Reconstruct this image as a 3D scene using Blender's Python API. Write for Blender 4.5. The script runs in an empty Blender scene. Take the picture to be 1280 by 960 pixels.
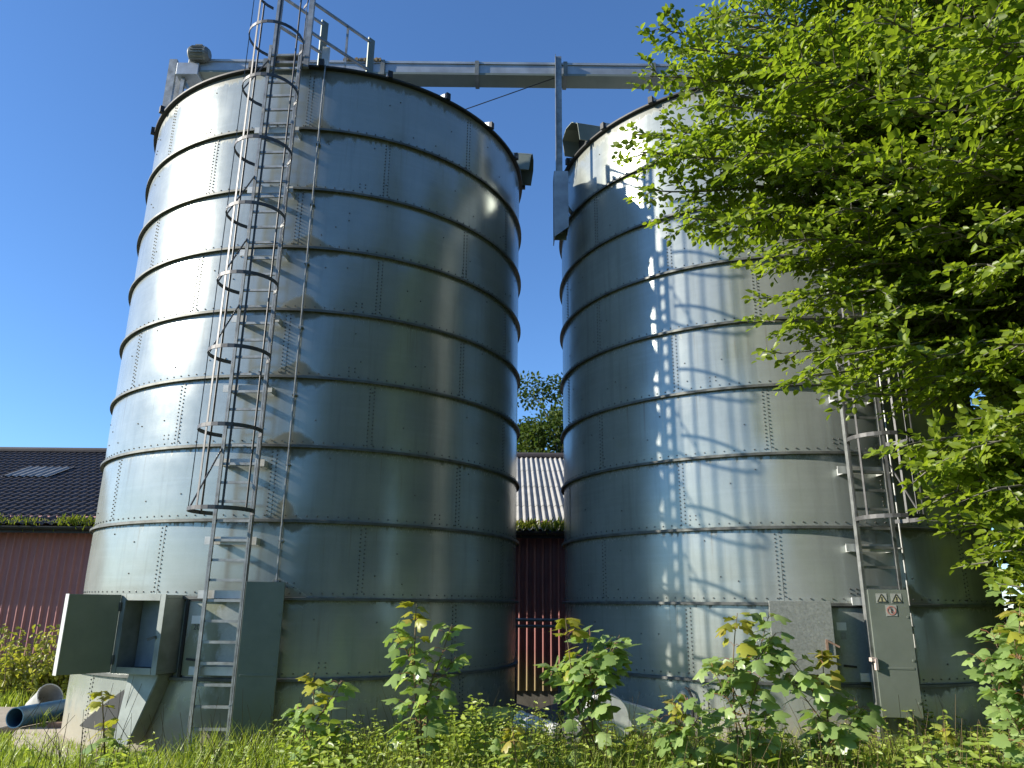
import bpy, math, random
import numpy as np
from mathutils import Vector, Matrix

S = bpy.context.scene
C = S.collection
R_ = math.radians
rng = random.Random(7)
nrg = np.random.default_rng(11)
CAM_H = 1.75

# ------------------------------------------------------------------ camera
FPX, PITCH, ROLL = 944.0, R_(16.29), R_(0.608)
_fw = np.array([0, math.cos(PITCH), math.sin(PITCH)]); _rt = np.array([1.0, 0, 0]); _up = np.cross(_rt, _fw)
_rt2 = _rt * math.cos(ROLL) + _up * math.sin(ROLL); _up2 = -_rt * math.sin(ROLL) + _up * math.cos(ROLL)
cd = bpy.data.cameras.new('camera'); cam = bpy.data.objects.new('camera', cd); C.objects.link(cam)
cd.sensor_width = 36.0; cd.lens = FPX / 1280 * 36.0; cd.clip_start = 0.05; cd.clip_end = 3000
m = Matrix.Identity(4)
for i in range(3):
    m[i][0] = _rt2[i]; m[i][1] = _up2[i]; m[i][2] = -_fw[i]
m[2][3] = CAM_H
cam.matrix_world = m
S.camera = cam
S.render.resolution_x = 1024; S.render.resolution_y = 768

# ------------------------------------------------------------------ sky, sun, exposure
SUN_EL, SUN_TRAVEL = R_(25.0), R_(10.3)          # the light travels to +x, a little away from the camera
to_sun = Vector((-math.cos(SUN_TRAVEL) * math.cos(SUN_EL), -math.sin(SUN_TRAVEL) * math.cos(SUN_EL), math.sin(SUN_EL)))
W = bpy.data.worlds.new('World'); S.world = W; W.use_nodes = True
wn = W.node_tree.nodes; wl = W.node_tree.links
bg = wn['Background']; sky = wn.new('ShaderNodeTexSky'); sky.sky_type = 'NISHITA'; sky.sun_disc = False
sky.sun_elevation = SUN_EL; sky.sun_rotation = math.atan2(to_sun.x, to_sun.y)
sky.altitude = 50; sky.air_density = 1.0; sky.dust_density = 0.0; sky.ozone_density = 8.0
wl.new(sky.outputs[0], bg.inputs[0]); bg.inputs[1].default_value = 0.102
sd = bpy.data.lights.new('sun', 'SUN'); sun = bpy.data.objects.new('sun', sd); C.objects.link(sun)
sd.energy = 4.2; sd.angle = R_(0.5); sd.color = (1.0, 0.93, 0.81)
sun.rotation_euler = (-to_sun).to_track_quat('-Z', 'Y').to_euler(); sun.location = (-20, -5, 20)
S.view_settings.view_transform = 'Standard'; S.view_settings.look = 'None'
S.view_settings.exposure = 1.15; S.view_settings.gamma = 1.0; S.view_settings.use_curve_mapping = False

# ------------------------------------------------------------------ helpers
def at(px, py, Y):
    """a world point at depth Y seen in that direction"""
    d = _fw + (px - 640) / FPX * _rt2 - (py - 480) / FPX * _up2
    p = d * Y / d[1]
    return Vector((p[0], p[1], p[2] + CAM_H))

def tag(o, label=None, cat=None, group=None, kind=None):
    if label: o['label'] = label
    if cat: o['category'] = cat
    if group: o['group'] = group
    if kind: o['kind'] = kind
    return o

def thing(name, label, cat, loc=(0, 0, 0), rz=0.0, group=None):
    o = bpy.data.objects.new(name, None); C.objects.link(o)
    o.location = loc; o.rotation_euler = (0, 0, rz); o.empty_display_size = 0.3
    return tag(o, label, cat, group)

class MB:
    """collects shapes into one mesh"""
    def __init__(s): s.v = []; s.f = []; s.mi = []
    def add(s, vs, fs, mi=0):
        o = len(s.v); s.v += [tuple(v) for v in vs]; s.f += [tuple(i + o for i in f) for f in fs]; s.mi += [mi] * len(fs)
    def obox(s, c, ax, ay, az, mi=0):
        c = Vector(c); ax = Vector(ax); ay = Vector(ay); az = Vector(az)
        vs = [c + ax * i + ay * j + az * k for i in (-1, 1) for j in (-1, 1) for k in (-1, 1)]
        s.add(vs, [(0, 1, 3, 2), (4, 6, 7, 5), (0, 4, 5, 1), (2, 3, 7, 6), (0, 2, 6, 4), (1, 5, 7, 3)], mi)
    def box(s, lo, hi, mi=0):
        c = [(a + b) / 2 for a, b in zip(lo, hi)]; h = [(b - a) / 2 for a, b in zip(lo, hi)]
        s.obox(c, (h[0], 0, 0), (0, h[1], 0), (0, 0, h[2]), mi)
    def bar(s, p, q, w, h, ref=(0, 0, 1), mi=0):
        p = Vector(p); q = Vector(q); d = (q - p); L = d.length; d.normalize()
        r = Vector(ref)
        if abs(d.dot(r)) > 0.98: r = Vector((0, 1, 0))
        x = d.cross(r).normalized(); y = x.cross(d).normalized()
        s.obox((p + q) / 2, x * w / 2, y * h / 2, d * L / 2, mi)
    def tube(s, pts, r, n=8, caps=True, mi=0, closed=False):
        pts = [Vector(p) for p in pts]; N = len(pts); rs = r if hasattr(r, '__len__') else [r] * N
        vs = []; prev = None
        for i, p in enumerate(pts):
            a = pts[(i - 1) % N] if (closed or i > 0) else p
            b = pts[(i + 1) % N] if (closed or i < N - 1) else p
            t = (b - a).normalized()
            if prev is None:
                u = Vector((0, 0, 1)) if abs(t.z) < 0.9 else Vector((1, 0, 0))
            else: u = prev
            x = (u - t * u.dot(t)).normalized(); y = t.cross(x); prev = x
            for k in range(n):
                an = 2 * math.pi * k / n
                vs.append(p + (x * math.cos(an) + y * math.sin(an)) * rs[i])
        fs = []
        for i in range(N if closed else N - 1):
            j = (i + 1) % N
            for k in range(n):
                l = (k + 1) % n
                fs.append((i * n + k, i * n + l, j * n + l, j * n + k))
        if caps and not closed:
            fs.append(tuple(reversed(range(n)))); fs.append(tuple((N - 1) * n + k for k in range(n)))
        s.add(vs, fs, mi)
    def prism(s, poly, ex, mi=0):
        n = len(poly); ex = Vector(ex); a = [Vector(p) for p in poly]; b = [p + ex for p in a]
        fs = [tuple(range(n)), tuple(range(2 * n - 1, n - 1, -1))]
        fs += [(i + n, (i + 1) % n + n, (i + 1) % n, i) for i in range(n)]
        s.add(a + b, fs, mi)
    def lathe(s, prof, n=24, a0=0.0, a1=2 * math.pi, origin=(0, 0, 0), mi=0):
        full = abs(a1 - a0 - 2 * math.pi) < 1e-6; m_ = n if full else n + 1; o = Vector(origin); k = len(prof)
        vs = []
        for i in range(m_):
            a = a0 + (a1 - a0) * i / n
            for (r, z) in prof: vs.append(o + Vector((r * math.sin(a), -r * math.cos(a), z)))
        fs = []
        for i in range(n):
            j = (i + 1) % m_
            for q in range(k - 1): fs.append((i * k + q, j * k + q, j * k + q + 1, i * k + q + 1))
        s.add(vs, fs, mi)
    def build(s, name, mats, parent=None, smooth=False, bevel=0.0, loc=None):
        me = bpy.data.meshes.new(name); me.from_pydata(s.v, [], s.f)
        for mt in (mats if isinstance(mats, (list, tuple)) else [mats]): me.materials.append(mt)
        me.polygons.foreach_set('material_index', s.mi)
        if smooth: me.polygons.foreach_set('use_smooth', [True] * len(me.polygons))
        me.update()
        o = bpy.data.objects.new(name, me); C.objects.link(o)
        if parent is not None: o.parent = parent
        if loc is not None: o.location = loc
        if smooth:
            md = o.modifiers.new('edges', 'EDGE_SPLIT'); md.split_angle = R_(40)
        if bevel:
            md = o.modifiers.new('bevel', 'BEVEL'); md.width = bevel; md.segments = 2; md.limit_method = 'ANGLE'
        return o

def np_mesh(name, V, F, mat, parent=None, uv=None, smooth=False):
    """V (n,3), F (m,k) arrays -> one mesh object"""
    me = bpy.data.meshes.new(name); n = len(V); mm, k = F.shape
    me.vertices.add(n); me.vertices.foreach_set('co', np.ascontiguousarray(V, np.float32).ravel())
    me.loops.add(mm * k); me.loops.foreach_set('vertex_index', np.ascontiguousarray(F, np.int32).ravel())
    me.polygons.add(mm); me.polygons.foreach_set('loop_start', np.arange(0, mm * k, k, dtype=np.int32))
    me.polygons.foreach_set('loop_total', np.full(mm, k, np.int32))
    if smooth: me.polygons.foreach_set('use_smooth', np.ones(mm, bool))
    if uv is not None:
        l = me.uv_layers.new(name='UVMap'); l.data.foreach_set('uv', np.ascontiguousarray(uv[F.ravel()], np.float32).ravel())
    me.materials.append(mat); me.update(calc_edges=True); me.validate()
    o = bpy.data.objects.new(name, me); C.objects.link(o)
    if parent is not None: o.parent = parent
    return o

# ------------------------------------------------------------------ materials
class NT:
    def __init__(s, name):
        s.m = bpy.data.materials.new(name); s.m.use_nodes = True; s.t = s.m.node_tree; s.b = s.t.nodes['Principled BSDF']; s.out = s.t.nodes['Material Output']
    def n(s, typ, **kw):
        q = s.t.nodes.new(typ)
        for k, v in kw.items():
            if k == 'i':
                for a, b in v.items(): s.set(q.inputs[a], b)
            else: setattr(q, k, v)
        return q
    def set(s, sock, v):
        if isinstance(v, bpy.types.NodeSocket): s.t.links.new(v, sock)
        else: sock.default_value = v
    def math(s, op, a, b=0.0, c=0.0, clamp=False):
        q = s.n('ShaderNodeMath', operation=op, use_clamp=clamp); s.set(q.inputs[0], a); s.set(q.inputs[1], b); s.set(q.inputs[2], c); return q.outputs[0]
    def noise(s, vec=None, scale=5.0, detail=4.0, rough=0.55, dist=0.0):
        q = s.n('ShaderNodeTexNoise'); q.inputs['Scale'].default_value = scale; q.inputs['Detail'].default_value = detail
        q.inputs['Roughness'].default_value = rough; q.inputs['Distortion'].default_value = dist
        if vec is not None: s.t.links.new(vec, q.inputs['Vector'])
        return q.outputs['Fac']
    def obj(s): return s.n('ShaderNodeTexCoord').outputs['Object']
    def mapv(s, vec, scale=(1, 1, 1), loc=(0, 0, 0)):
        q = s.n('ShaderNodeMapping'); q.inputs['Scale'].default_value = scale; q.inputs['Location'].default_value = loc; s.t.links.new(vec, q.inputs['Vector']); return q.outputs[0]
    def ramp(s, fac, stops, interp='LINEAR'):
        q = s.n('ShaderNodeValToRGB'); e = q.color_ramp.elements; q.color_ramp.interpolation = interp
        while len(e) < len(stops): e.new(0.5)
        for el, (p, c) in zip(e, stops):
            el.position = p; el.color = (c, c, c, 1) if isinstance(c, (int, float)) else (*c, 1)
        s.set(q.inputs[0], fac); return q.outputs[0]
    def mix(s, fac, a, b, blend='MIX'):
        q = s.n('ShaderNodeMix', data_type='RGBA', blend_type=blend); s.set(q.inputs[0], fac)
        for k, v in ((6, a), (7, b)): s.set(q.inputs[k], v if isinstance(v, bpy.types.NodeSocket) else (*v, 1))
        return q.outputs[2]
    def smooth(s, v, lo, hi):
        q = s.n('ShaderNodeMapRange', interpolation_type='SMOOTHSTEP'); s.set(q.inputs['Value'], v); s.set(q.inputs['From Min'], lo); s.set(q.inputs['From Max'], hi); return q.outputs[0]
    def bump(s, h, strength=0.2, dist=0.01, normal=None):
        q = s.n('ShaderNodeBump'); q.inputs['Strength'].default_value = strength; q.inputs['Distance'].default_value = dist; s.t.links.new(h, q.inputs['Height'])
        if normal is not None: s.t.links.new(normal, q.inputs['Normal'])
        s.t.links.new(q.outputs[0], s.b.inputs['Normal']); return q.outputs[0]
    def fin(s, col=None, rough=None, metal=None, spec=None):
        for k, v in (('Base Color', col), ('Roughness', rough), ('Metallic', metal), ('Specular IOR Level', spec)):
            if v is None: continue
            if isinstance(v, tuple) and len(v) == 3: v = (*v, 1)
            s.set(s.b.inputs[k], v)
        return s.m

def simple(name, col, rough=0.6, metal=0.0, var=0.25, scale=6.0, bump=0.1, rvar=0.1):
    t = NT(name); v = t.obj(); n = t.noise(v, scale, 6); n2 = t.noise(v, scale * 7, 3)
    lo = tuple(c * (1 - var) for c in col); hi = tuple(min(1, c * (1 + var)) for c in col)
    col_ = t.ramp(n, [(0.3, lo), (0.7, hi)])
    r_ = t.math('ADD', rough - rvar / 2, t.math('MULTIPLY', n2, rvar))
    if bump: t.bump(n2, bump, 0.004)
    return t.fin(col_, r_, metal)

M = {}
# galvanised wall sheet: UV u = metres round from the ladder, v = metres above the lower joint
def galv_wall():
    t = NT('galvanised_sheet'); uvn = t.n('ShaderNodeUVMap'); sep = t.n('ShaderNodeSeparateXYZ'); t.t.links.new(uvn.outputs[0], sep.inputs[0])
    u, v = sep.outputs[0], sep.outputs[1]
    o = t.obj(); so = t.n('ShaderNodeSeparateXYZ'); t.t.links.new(o, so.inputs[0]); z = so.outputs[2]
    isl = t.n('ShaderNodeNewGeometry').outputs['Random Per Island']
    fine = t.noise(t.mapv(o, (1, 1, 1)), 90, 3)
    cloud = t.noise(o, 1.7, 7, 0.68)
    horiz = t.noise(t.mapv(o, (0.25, 0.25, 9.0)), 2.2, 4, 0.6)
    streak = t.noise(t.mapv(o, (7, 7, 0.35)), 1.6, 4, 0.6)
    base = t.ramp(cloud, [(0.25, (0.285, 0.312, 0.288)), (0.75, (0.39, 0.42, 0.392))])
    base = t.mix(t.math('MULTIPLY', t.smooth(horiz, 0.45, 0.7), 0.35), base, (0.40, 0.43, 0.41))
    base = t.mix(t.math('MULTIPLY', t.smooth(streak, 0.5, 0.72), 0.48), base, (0.25, 0.27, 0.245))
    base = t.mix(t.math('MULTIPLY', isl, 0.42), base, (0.28, 0.305, 0.285))
    base = t.mix(t.math('MULTIPLY', t.smooth(fine, 0.4, 0.7), 0.15), base, (0.42, 0.445, 0.425))
    # grime: grey green mounds above every joint and drips under it near the conduit, thin drips elsewhere
    n1 = t.noise(t.mapv(o, (1, 1, 0.6)), 5.0, 5, 0.65); n2 = t.noise(t.mapv(o, (1, 1, 0.16)), 19.0, 6, 0.7)
    zvar = t.noise(t.mapv(o, (0.15, 0.15, 1.0)), 1.1, 1, 0.5)
    du = t.math('ABSOLUTE', t.math('SUBTRACT', u, 0.50))
    mound = t.math('SUBTRACT', t.math('MULTIPLY', t.math('SUBTRACT', 1.0, t.math('DIVIDE', du, 0.40)), t.math('MULTIPLY', t.smooth(zvar, 0.30, 0.52), 0.27)), v)
    mound = t.math('ADD', mound, t.math('MULTIPLY', t.math('SUBTRACT', n1, 0.5), 0.22))
    k_m = t.smooth(mound, 0.0, 0.07)
    top = t.math('SUBTRACT', 0.91, v)
    hang = t.math('SUBTRACT', t.math('MULTIPLY', t.math('SUBTRACT', 1.0, t.math('DIVIDE', t.math('ABSOLUTE', t.math('SUBTRACT', u, 0.62)), 0.55)), 0.16), top)
    hang = t.math('ADD', hang, t.math('MULTIPLY', t.math('SUBTRACT', n1, 0.5), 0.30)); k_h = t.smooth(hang, 0.0, 0.06)
    drip = t.math('SUBTRACT', t.math('ADD', 0.035, t.math('MULTIPLY', t.math('SUBTRACT', n2, 0.42), 0.42)), top); k_d = t.smooth(drip, 0.0, 0.07)
    ledge = t.math('SUBTRACT', t.math('ADD', 0.03, t.math('MULTIPLY', t.math('SUBTRACT', n2, 0.5), 0.20)), v); k_l = t.smooth(ledge, 0.0, 0.05)
    k_face = t.smooth(t.math('ABSOLUTE', t.math('ADD', u, -0.6)), 4.5, 0.5)
    # algae low on the wall behind the ladder
    alg = t.math('MULTIPLY', t.smooth(t.math('ABSOLUTE', t.math('SUBTRACT', u, 0.05)), 0.75, 0.15), t.smooth(z, 2.3, 1.1))
    alg = t.smooth(t.math('ADD', alg, t.math('MULTIPLY', t.math('SUBTRACT', n1, 0.5), 1.5)), 0.62, 1.0)
    low = t.smooth(t.math('ADD', z, t.math('MULTIPLY', n1, -0.9)), 0.35, -0.25)
    base = t.mix(t.math('MULTIPLY', k_l, 0.55), base, (0.20, 0.20, 0.16))
    base = t.mix(t.math('MULTIPLY', k_d, 0.75), base, (0.10, 0.105, 0.08))
    base = t.mix(t.math('MULTIPLY', k_m, 0.80), base, (0.20, 0.19, 0.13))
    base = t.mix(t.math('MULTIPLY', k_h, 0.80), base, (0.11, 0.115, 0.085))
    base = t.mix(t.math('MULTIPLY', alg, 0.75), base, (0.17, 0.18, 0.085))
    base = t.mix(t.math('MULTIPLY', low, 0.75), base, (0.26, 0.22, 0.15))
    run = t.noise(t.mapv(o, (16, 16, 0.22)), 1.3, 3, 0.6); where = t.noise(o, 0.8, 2, 0.5)
    k_r = t.math('MULTIPLY', t.math('MULTIPLY', t.smooth(run, 0.60, 0.70), t.smooth(where, 0.48, 0.62)), t.smooth(top, 0.75, 0.0))
    base = t.mix(t.math('MULTIPLY', k_r, 0.55), base, (0.21, 0.17, 0.11))
    dirt = t.math('MAXIMUM', t.math('MAXIMUM', k_m, k_h), t.math('MAXIMUM', t.math('MAXIMUM', k_d, alg), low))
    metal = t.math('SUBTRACT', 0.38, t.math('MULTIPLY', dirt, 0.35))
    rough = t.math('ADD', t.math('ADD', 0.17, t.math('MULTIPLY', cloud, 0.12)), t.math('MULTIPLY', dirt, 0.3))
    wav = t.noise(t.mapv(o, (1, 1, 1.6)), 1.1, 2, 0.4)
    b1 = t.n('ShaderNodeBump'); b1.inputs['Strength'].default_value = 0.30; b1.inputs['Distance'].default_value = 0.03; t.t.links.new(wav, b1.inputs['Height'])
    t.bump(t.math('ADD', fine, t.math('MULTIPLY', streak, 1.2)), 0.10, 0.003, b1.outputs[0])
    return t.fin(base, rough, metal)
M['wall'] = galv_wall()
M['flange'] = simple('joint_steel', (0.12, 0.125, 0.115), 0.55, 0.5, 0.4, 5, 0.1)
M['bolt'] = simple('weathered_bolt', (0.12, 0.12, 0.11), 0.55, 0.6, 0.4, 9, 0)
M['seal'] = simple('black_seal', (0.018, 0.019, 0.02), 0.6, 0.0, 0.3, 6, 0.1)
M['roof'] = simple('galvanised_roof', (0.42, 0.44, 0.44), 0.45, 0.7, 0.2, 3, 0.1)
M['rail'] = simple('galvanised_rail', (0.29, 0.30, 0.29), 0.5, 0.7, 0.35, 8, 0.15)
M['dark_rail'] = simple('dull_cage_steel', (0.085, 0.085, 0.085), 0.5, 0.3, 0.35, 9, 0.1)
M['pale'] = simple('pale_zinc_bracket', (0.52, 0.53, 0.51), 0.5, 0.3, 0.12, 9, 0.05)
M['trough'] = simple('conveyor_zinc', (0.33, 0.36, 0.385), 0.5, 0.55, 0.3, 2.5, 0.1)
M['rusty'] = simple('rusty_dust', (0.25, 0.19, 0.11), 0.9, 0.0, 0.5, 9, 0.3)
M['box'] = simple('hatch_sheet', (0.25, 0.275, 0.255), 0.5, 0.4, 0.3, 3, 0.08)
M['box_dark'] = simple('hatch_inner_sheet', (0.24, 0.285, 0.31), 0.55, 0.3, 0.2, 4, 0.05)
def guard_mat():
    t = NT('guard_paint'); o = t.obj(); n = t.noise(o, 2.2, 6, 0.65); n2 = t.noise(o, 30, 3); sp = t.n('ShaderNodeSeparateXYZ'); t.t.links.new(o, sp.inputs[0])
    col = t.ramp(n, [(0.3, (0.15, 0.175, 0.145)), (0.7, (0.205, 0.23, 0.195))])
    low = t.smooth(t.math('ADD', sp.outputs[2], t.math('MULTIPLY', n, -0.9)), 0.42, 0.05)
    col = t.mix(t.math('MULTIPLY', low, 0.6), col, (0.13, 0.15, 0.09)); t.bump(n2, 0.06, 0.003)
    return t.fin(col, 0.5, 0.35)
M['guard'] = guard_mat()
def plate_mat():
    t = NT('plate_zinc'); o = t.obj(); n = t.noise(t.mapv(o, (1, 1, 0.55)), 2.6, 6, 0.62); n2 = t.noise(o, 40, 3)
    col = t.ramp(n2, [(0.3, (0.33, 0.36, 0.34)), (0.7, (0.40, 0.43, 0.41))])
    col = t.mix(t.math('MULTIPLY', t.smooth(n, 0.50, 0.58), 0.75), col, (0.17, 0.18, 0.09))
    return t.fin(col, 0.42, t.math('SUBTRACT', 0.35, t.math('MULTIPLY', t.smooth(n, 0.50, 0.58), 0.3)))
M['plate'] = plate_mat()
def spangle():
    t = NT('spangled_zinc'); o = t.obj(); v = t.n('ShaderNodeTexVoronoi'); v.inputs['Scale'].default_value = 60; t.t.links.new(o, v.inputs['Vector'])
    n = t.noise(o, 26, 5, 0.7); c = t.n('ShaderNodeSeparateColor'); t.t.links.new(v.outputs['Color'], c.inputs[0])
    col = t.ramp(t.math('ADD', t.math('MULTIPLY', c.outputs[0], 0.5), t.math('MULTIPLY', n, 0.5)), [(0.2, (0.235, 0.245, 0.22)), (0.8, (0.33, 0.34, 0.31))])
    low = t.smooth(t.noise(o, 3, 4), 0.5, 0.72); col = t.mix(t.math('MULTIPLY', low, 0.35), col, (0.32, 0.31, 0.25))
    return t.fin(col, t.math('ADD', 0.38, t.math('MULTIPLY', c.outputs[1], 0.25)), 0.55)
M['spangle'] = spangle()
M['white'] = simple('white_sticker', (0.78, 0.79, 0.78), 0.4, 0, 0.05, 5, 0)
M['black'] = simple('black_ink', (0.05, 0.05, 0.045), 0.5, 0, 0.1, 5, 0)
M['yellow'] = simple('faded_yellow', (0.36, 0.34, 0.20), 0.5, 0, 0.15, 20, 0)
M['red'] = simple('faded_red', (0.36, 0.17, 0.14), 0.5, 0, 0.15, 20, 0)
M['paper'] = simple('faded_paper', (0.30, 0.31, 0.28), 0.6, 0, 0.15, 20, 0)

def barn_red():
    t = NT('red_steel_sheet'); o = t.obj(); sp = t.n('ShaderNodeSeparateXYZ'); t.t.links.new(o, sp.inputs[0])
    n = t.noise(o, 1.5, 5); st = t.noise(t.mapv(o, (9, 9, 0.4)), 1.5, 4)
    col = t.ramp(n, [(0.3, (0.30, 0.115, 0.105)), (0.7, (0.37, 0.15, 0.135))])
    col = t.mix(t.math('MULTIPLY', t.smooth(st, 0.5, 0.75), 0.35), col, (0.17, 0.075, 0.07))
    alg = t.smooth(t.math('ADD', sp.outputs[2], t.math('MULTIPLY', t.math('SUBTRACT', n, 0.5), 0.7)), 0.95, 0.25)
    col = t.mix(t.math('MULTIPLY', alg, 0.75), col, (0.30, 0.27, 0.11))
    return t.fin(col, 0.5, 0.0)
M['red_wall'] = barn_red()
def dark_roof():
    t = NT('dark_roof_sheet'); o = t.obj(); n = t.noise(o, 1.2, 6, 0.65); n2 = t.noise(o, 8, 4)
    col = t.ramp(n, [(0.3, (0.034, 0.027, 0.027)), (0.7, (0.064, 0.052, 0.052))])
    col = t.mix(t.math('MULTIPLY', t.smooth(n2, 0.55, 0.75), 0.4), col, (0.09, 0.085, 0.085))
    return t.fin(col, 0.75, 0.0)
M['dark_roof'] = dark_roof()
def fibre():
    t = NT('fibre_cement'); o = t.obj(); n = t.noise(o, 2.0, 6, 0.7); n2 = t.noise(o, 14, 5, 0.7)
    col = t.ramp(n, [(0.25, (0.23, 0.225, 0.205)), (0.75, (0.38, 0.37, 0.345))])
    col = t.mix(t.math('MULTIPLY', t.smooth(n2, 0.55, 0.7), 0.55), col, (0.20, 0.19, 0.16)); t.bump(n2, 0.2, 0.004)
    return t.fin(col, 0.85, 0.0)
M['fibre'] = fibre()
M['skylight'] = simple('clear_sheet', (0.22, 0.215, 0.20), 0.6, 0, 0.3, 6, 0.05)
M['plinth'] = simple('concrete_plinth', (0.16, 0.15, 0.13), 0.9, 0, 0.3, 4, 0.3)
def concrete():
    t = NT('old_concrete'); o = t.obj(); n = t.noise(o, 2.0, 7, 0.7); n2 = t.noise(o, 25, 5, 0.7)
    col = t.ramp(n, [(0.25, (0.24, 0.20, 0.15)), (0.75, (0.40, 0.35, 0.27))]); col = t.mix(t.math('MULTIPLY', t.smooth(n2, 0.5, 0.7), 0.4), col, (0.16, 0.14, 0.10)); t.bump(n2, 0.4, 0.01)
    return t.fin(col, 0.9)
M['concrete'] = concrete()
def soil():
    t = NT('ground_soil'); o = t.obj(); n = t.noise(o, 1.2, 7, 0.65); n2 = t.noise(o, 14, 6, 0.7)
    col = t.ramp(n, [(0.3, (0.045, 0.055, 0.018)), (0.55, (0.07, 0.085, 0.025)), (0.75, (0.10, 0.085, 0.05))]); t.bump(n2, 0.6, 0.03)
    return t.fin(col, 0.95)
M['soil'] = soil()
M['bark'] = simple('grey_bark', (0.13, 0.12, 0.10), 0.9, 0, 0.35, 7, 0.5)
M['stem'] = simple('green_brown_stem', (0.14, 0.10, 0.05), 0.7, 0, 0.3, 9, 0.1)
M['red_stem'] = simple('reddish_leaf_stalk', (0.24, 0.10, 0.05), 0.6, 0, 0.3, 9, 0)
M['blue_pipe'] = simple('blue_plastic_pipe', (0.035, 0.10, 0.17), 0.4, 0, 0.35, 5, 0.05)
M['grey_plastic'] = simple('pale_plastic', (0.33, 0.34, 0.33), 0.5, 0, 0.2, 5, 0.05)
M['inner_shade'] = simple('inner_shade', (0.06, 0.06, 0.065), 0.7, 0, 0.3, 5, 0.05)
M['hose'] = simple('yellow_green_hose', (0.36, 0.36, 0.07), 0.5, 0, 0.35, 7, 0.1)
M['hose_end'] = simple('white_hose_end', (0.62, 0.63, 0.60), 0.5, 0, 0.2, 7, 0.1)
M['motor'] = simple('motor_grey', (0.16, 0.17, 0.16), 0.5, 0.2, 0.3, 6, 0.1)
M['brick'] = simple('worn_brick', (0.20, 0.13, 0.09), 0.9, 0, 0.3, 12, 0.4)
M['rope'] = simple('pale_tag', (0.55, 0.45, 0.40), 0.8, 0, 0.2, 12, 0)

def leaf_mat(name, stops, trans=0.45, tcol=1.35, rough=0.42, spec=0.4):
    t = NT(name); g = t.n('ShaderNodeNewGeometry'); rnd = g.outputs['Random Per Island']
    o = t.obj(); n = t.noise(o, 0.9, 3)
    f_ = t.math('ADD', t.math('MULTIPLY', rnd, 0.7), t.math('MULTIPLY', t.math('SUBTRACT', n, 0.35), 0.6), clamp=True)
    col = t.ramp(f_, stops)
    t.fin(col, rough, 0.0, spec)
    tr = t.n('ShaderNodeBsdfTranslucent'); tc = t.mix(1.0, col, (tcol, tcol * 1.02, tcol * 0.55), 'MULTIPLY'); t.t.links.new(tc, tr.inputs['Color'])
    mx = t.n('ShaderNodeMixShader'); mx.inputs[0].default_value = trans
    t.t.links.new(t.b.outputs[0], mx.inputs[1]); t.t.links.new(tr.outputs[0], mx.inputs[2]); t.t.links.new(mx.outputs[0], t.out.inputs['Surface'])
    return t.m
M['beech'] = leaf_mat('beech_leaf', [(0.0, (0.091, 0.140, 0.014)), (0.45, (0.168, 0.231, 0.021)), (0.8, (0.231, 0.294, 0.028)), (1.0, (0.294, 0.329, 0.042))], 0.48, 1.8, 0.42, 0.55)
M['maple'] = leaf_mat('maple_leaf', [(0.0, (0.143, 0.220, 0.066)), (0.5, (0.242, 0.341, 0.110)), (1.0, (0.363, 0.451, 0.187))], 0.38, 1.7, 0.33, 0.45)
M['young'] = leaf_mat('young_leaf', [(0.0, (0.22, 0.23, 0.03)), (0.5, (0.32, 0.33, 0.05)), (0.85, (0.38, 0.30, 0.08)), (1.0, (0.33, 0.17, 0.08))], 0.4, 1.4)
M['shrub'] = leaf_mat('yellow_shrub_leaf', [(0.0, (0.180, 0.216, 0.036)), (0.6, (0.348, 0.360, 0.060)), (1.0, (0.432, 0.396, 0.096))], 0.4, 1.4)
M['weed'] = leaf_mat('weed_leaf', [(0.0, (0.162, 0.230, 0.041)), (0.5, (0.284, 0.365, 0.068)), (1.0, (0.419, 0.446, 0.121))], 0.4, 1.7, 0.36)
M['grass'] = leaf_mat('grass_blade', [(0.0, (0.156, 0.227, 0.031)), (0.55, (0.286, 0.358, 0.058)), (0.85, (0.351, 0.377, 0.091)), (1.0, (0.494, 0.416, 0.208))], 0.4, 1.6)
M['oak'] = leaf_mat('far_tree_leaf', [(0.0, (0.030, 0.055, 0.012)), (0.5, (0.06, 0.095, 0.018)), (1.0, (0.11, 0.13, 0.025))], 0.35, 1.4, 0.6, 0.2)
M['moss'] = leaf_mat('moss_tuft', [(0.0, (0.135, 0.180, 0.030)), (0.5, (0.255, 0.300, 0.045)), (1.0, (0.330, 0.300, 0.105))], 0.25, 1.4, 0.8, 0.1)

# ------------------------------------------------------------------ leaf meshes
def unit(a): return a / np.maximum(np.linalg.norm(a, axis=-1, keepdims=True), 1e-9)
def leaf_arrays(P, D, N, L, Wd, fold=0.12, curl=0.10):
    """oval leaves: P base, D direction, N normal, L length, Wd width -> verts, quads"""
    P = np.asarray(P, float); D = unit(np.asarray(D, float)); N = np.asarray(N, float)
    X = unit(np.cross(D, N)); N = unit(np.cross(X, D)); n = len(P); L = np.asarray(L, float).reshape(-1, 1); Wd = np.asarray(Wd, float).reshape(-1, 1)
    def pt(a, b, c): return P + D * L * a + X * Wd * b + N * L * c
    V = np.stack([pt(0, 0, 0), pt(.28, -.42, fold), pt(.68, -.40, fold - curl * .5), pt(1, 0, -curl), pt(.68, .40, fold - curl * .5), pt(.28, .42, fold)], 1).reshape(-1, 3)
    i = np.arange(n)[:, None] * 6
    F = np.concatenate([i + np.array([[0, 3, 2, 1]]), i + np.array([[0, 5, 4, 3]])], 0)
    return V, F
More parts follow.
